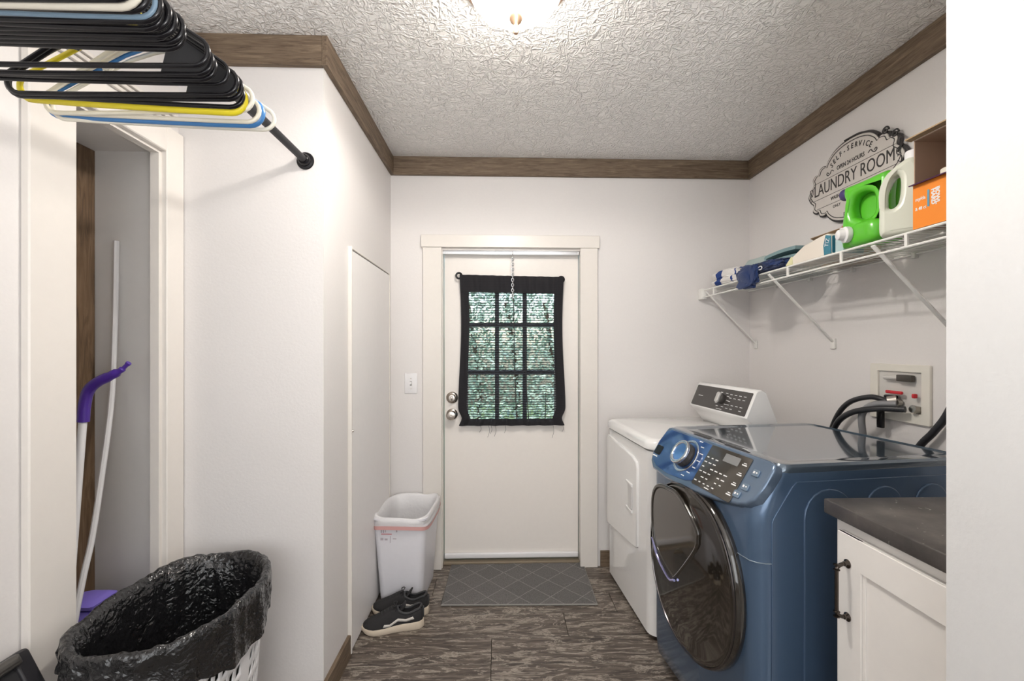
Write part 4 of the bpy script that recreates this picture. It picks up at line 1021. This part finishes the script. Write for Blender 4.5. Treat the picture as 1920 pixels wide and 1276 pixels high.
box(b, (-.045, -.10, 0), (.045, .10, .003)); box(b, (-.045, -.10, 0), (-.042, .10, .105)); box(b, (.042, -.10, 0), (.045, .10, .105)); box(b, (-.045, -.10, 0), (.045, -.097, .105)); box(b, (-.045, .097, 0), (.045, .10, .105))
obj('walls', b, CARD, cbx, False)
obj('flap', box(B(), (0, -.10, -.0015), (.055, .10, .0015), 0, 1, Matrix.Translation((-.045, 0, .105)) @ Matrix.Rotation(R(205), 4, 'Y')), CARD, cbx, False)
obj('flap', box(B(), (-.045, 0, -.0015), (.045, .06, .0015), 0, 1, Matrix.Translation((0, .10, .105)) @ Matrix.Rotation(R(20), 4, 'X')), CARD, cbx, False)
sb = thing('clear_bottle', 'small pale blue clear bottle with white red-topped cap below the green jug', 'bottle', (1.262, 1.562, ZS + .001))
obj('body', loft(B(), [rsec(-.028, .028, -.020, .020, z, r, r) for z, r in ((0, .006), (.004, .008), (.05, .008), (.056, .012))]), mat('pale_blue_plastic', (.42, .56, .58), .15, coat=.5), sb)
obj('cap', loft(B(), [rsec(-.016, .016, -.014, .014, z, .006, .006) for z in (.056, .088)]), WHITEP, sb)
obj('button', lathe(B(), [(.013, .088), (.013, .094), (.009, .099), (0, .100)], 16), mat('red_cap', (.6, .03, .03), .35), sb)

GRN = mat('lime_green_plastic', (.10, .50, .025), .28, coat=.3)
gj = thing('green_detergent_jug', 'bright green detergent jug with purple cap and white spigot on the shelf', 'detergent jug', (1.270, 1.468, ZS + .001))
ga, gn = Vector((.259, -.966, 0)), Vector((-.966, -.259, 0))
def gM(d): return basis(gn * d, ga, (0, 0, 1), gn)
outl = bez([(x, y_, 0) for x, y_ in [(-.070, .004), (0, .002), (.070, .004), (.082, .02), (.080, .08), (.076, .14), (.081, .20), (.078, .226), (.06, .230), (.0, .222), (-.045, .219), (-.064, .216), (-.068, .200), (-.066, .182), (-.062, .170), (-.066, .14), (-.074, .09), (-.076, .04), (-.074, .012), (-.070, .004)]], 4)[:-1]
outl = [(p.x, p.y) for p in outl]
hole = [(p.x, p.y) for p in bez([(x, y_, 0) for x, y_ in [(-.030, .105), (.0, .090), (.030, .098), (.036, .130), (.032, .165), (.018, .178), (-.006, .182), (-.028, .170), (-.036, .140), (-.030, .105)]], 3)[:-1]]
plate('body', [outl, hole[::-1]], .056, .020, GRN, gj, gM(.010), True, 4)
plate('back_half', [outl], .030, .012, GRN, gj, gM(-.022), True, 4)
obj('lower_bulge', blob(tuple(gn * .012 + ga * .006 + Vector((0, 0, .042))), (.044, .068, .042), 0, 1, 1, 4, flat=.001), GRN, gj)
def along(p0, d, prof, n=20):
    z = Vector(d).normalized(); x = z.orthogonal().normalized(); y_ = z.cross(x)
    return lathe(B(), prof, n, basis(p0, x, y_, z))
cp0 = ga * -.066 + Vector((0, 0, .200))
obj('cap', along(cp0, ga * -1 + Vector((0, 0, .12)), [(.019, 0), (.021, .003), (.021, .020), (.018, .026), (0, .027)]), mat('dark_purple_cap', (.05, .035, .14), .3), gj)
sp0 = ga * -.040 + gn * .040 + Vector((0, 0, .046))
obj('spigot', along(sp0, gn * .9 - ga * .5, [(.026, 0), (.028, .004), (.028, .016), (.020, .020), (.017, .036), (.014, .038), (0, .038)]), WHITEP, gj)

MILK = mat('milky_plastic', (.66, .68, .58), .3, coat=.2)
mj = thing('white_detergent_jug', 'translucent milky jug with white screw cap beside the green jug', 'jug', (1.268, 1.338, ZS + .001))
ma_, mn = Vector((.62, -.785, 0)).normalized(), Vector((-.785, -.62, 0)).normalized()
def mM(d): return basis(mn * d, ma_, (0, 0, 1), mn)
outl = [(p.x, p.y) for p in bez([(x, y_, 0) for x, y_ in [(-.052, .004), (0, .002), (.052, .004), (.058, .02), (.058, .14), (.054, .19), (.040, .215), (.030, .232), (.012, .236), (-.004, .228), (-.026, .212), (-.046, .185), (-.057, .14), (-.058, .08), (-.058, .02), (-.052, .004)]], 4)[:-1]]
hole = [(p.x, p.y) for p in bez([(x, y_, 0) for x, y_ in [(-.040, .100), (-.028, .088), (-.012, .100), (-.006, .140), (-.006, .175), (-.014, .192), (-.028, .180), (-.040, .145), (-.040, .100)]], 3)[:-1]]
plate('body', [outl, hole[::-1]], .066, .016, MILK, mj, mM(0), True, 4)
obj('cap', along(ma_ * .022 + Vector((0, 0, .232)), (0, 0, 1), [(.017, 0), (.022, .002), (.022, .024), (.019, .028), (0, .028)]), WHITEP, mj)

ORG = mat('orange_card', (.84, .25, .02), .45); PUR2 = mat('purple_card', (.06, .012, .06), .4)
ob = thing('orange_carton', 'orange printed carton torn open at the front next to the milky jug', 'carton', (1.222, 1.262, ZS + .001))
t3 = .003; OW, OD, OH = .36, .22, .262
b = B()
box(b, (t3, -OW, 0), (OD, 0, t3)); box(b, (OD - t3, -OW, 0), (OD, 0, OH)); box(b, (t3, -t3, 0), (OD, 0, OH)); box(b, (t3, -OW, 0), (OD, -OW + t3, OH)); box(b, (t3, -OW, OH - t3), (OD, 0, OH))
INB = mat('card_inside', (.42, .29, .21), .8)
obj('walls', b, INB, ob, False)
fz = .128
obj('front_panel', box(B(), (0, -OW, 0), (t3, 0, fz)), ORG, ob, False)
obj('tear_flap', box(B(), (-.014, -OW, 0), (0, 0, .003), 0, 1, Matrix.Translation((0, 0, fz)) @ Matrix.Rotation(R(-12), 4, 'Y')), PUR2, ob, False)
obj('lid_flap', box(B(), (-.020, -OW, 0), (0, .008, .004), 0, 1, Matrix.Translation((.002, 0, OH)) @ Matrix.Rotation(R(6), 4, 'Y')), CARD, ob, False)
def ot(s_, size, y_, z, rot, bold=.001, sx=1): obj('lettering', text_mesh(s_, size, basis((-.0004, y_, z), (0, -1, 0), (0, 0, 1), (-1, 0, 0)) @ Matrix.Rotation(rot, 4, 'Z'), ext=.0003, bold=bold, sx=sx), WHITEP, ob, False)
ot('HARD', .0155, -.061, .078, R(-90), .0008, 1.05); ot('BOWL', .0155, -.073, .078, R(-90), .0008, 1.05)
ot('my/da', .014, -.023, .084, 0, .0002, .9); ot('& 48 ct', .013, -.024, .056, 0, .0003, .85)
plate('blue_stroke', [rrect(-.003, -.024, .003, .024, .002)], .001, 0, mat('blue_print', (.10, .30, .45), .5), ob, basis((-.0005, -.047, .078), (0, -1, 0), (0, 0, 1), (-1, 0, 0)), False)
wbt = thing('white_bottle', 'white bottle standing inside the torn orange carton', 'bottle', (1.262, 1.196, ZS + .005))
obj('body', lathe(B(), [(.028, 0), (.030, .004), (.030, .095), (.024, .11), (.016, .118)], 24), IVORY, wbt)
obj('cap', lathe(B(), [(.017, .118), (.018, .120), (.018, .150), (.015, .153), (0, .153)], 20), IVORY, wbt)

# ------------------------------------------------------------------ outdoors seen through the door window
gr = struct('ground', box(B(), (-8, 2.83, -.6), (8, 14, -.5)), mat('lawn', (.10, .16, .05), .9, var=.4))
LEAF = mat('hedge_leaf', (.42, .56, .45), .5, var=.7, bscale=6)
hd = thing('hedge', 'leafy green hedge seen through the door window behind the curtain', 'hedge', (.15, 5.2, -.5))
random.seed(5); vs, fs = [], []
for k in range(30000):
    c = Vector((random.uniform(-2.3, 2.3), random.gauss(0, .45), random.uniform(.1, 3.3)))
    c.y += .3 * noise.noise(c * 1.5)
    u = Vector((random.gauss(0, 1), random.gauss(0, 1), random.gauss(0, 1))).normalized(); v = u.orthogonal().normalized(); s_ = random.uniform(.018, .036)
    n0 = len(vs); vs += [c - u * s_, c + v * s_ * .7, c + u * s_, c - v * s_ * .7]; fs.append((n0, n0 + 1, n0 + 2, n0 + 3))
me = bpy.data.meshes.new('foliage'); me.from_pydata(vs, [], fs)
stuff(obj('foliage', me, LEAF, hd, False))
b = B()
for k in range(9):
    x = -2 + k * .5; tube(b, bez([(x, .5, 0), (x + .1, .6, 1.2), (x - .05, .5, 2.4)], 4), .03, 6)
stuff(obj('stems', b, mat('bark', (.12, .08, .05), .9), hd))
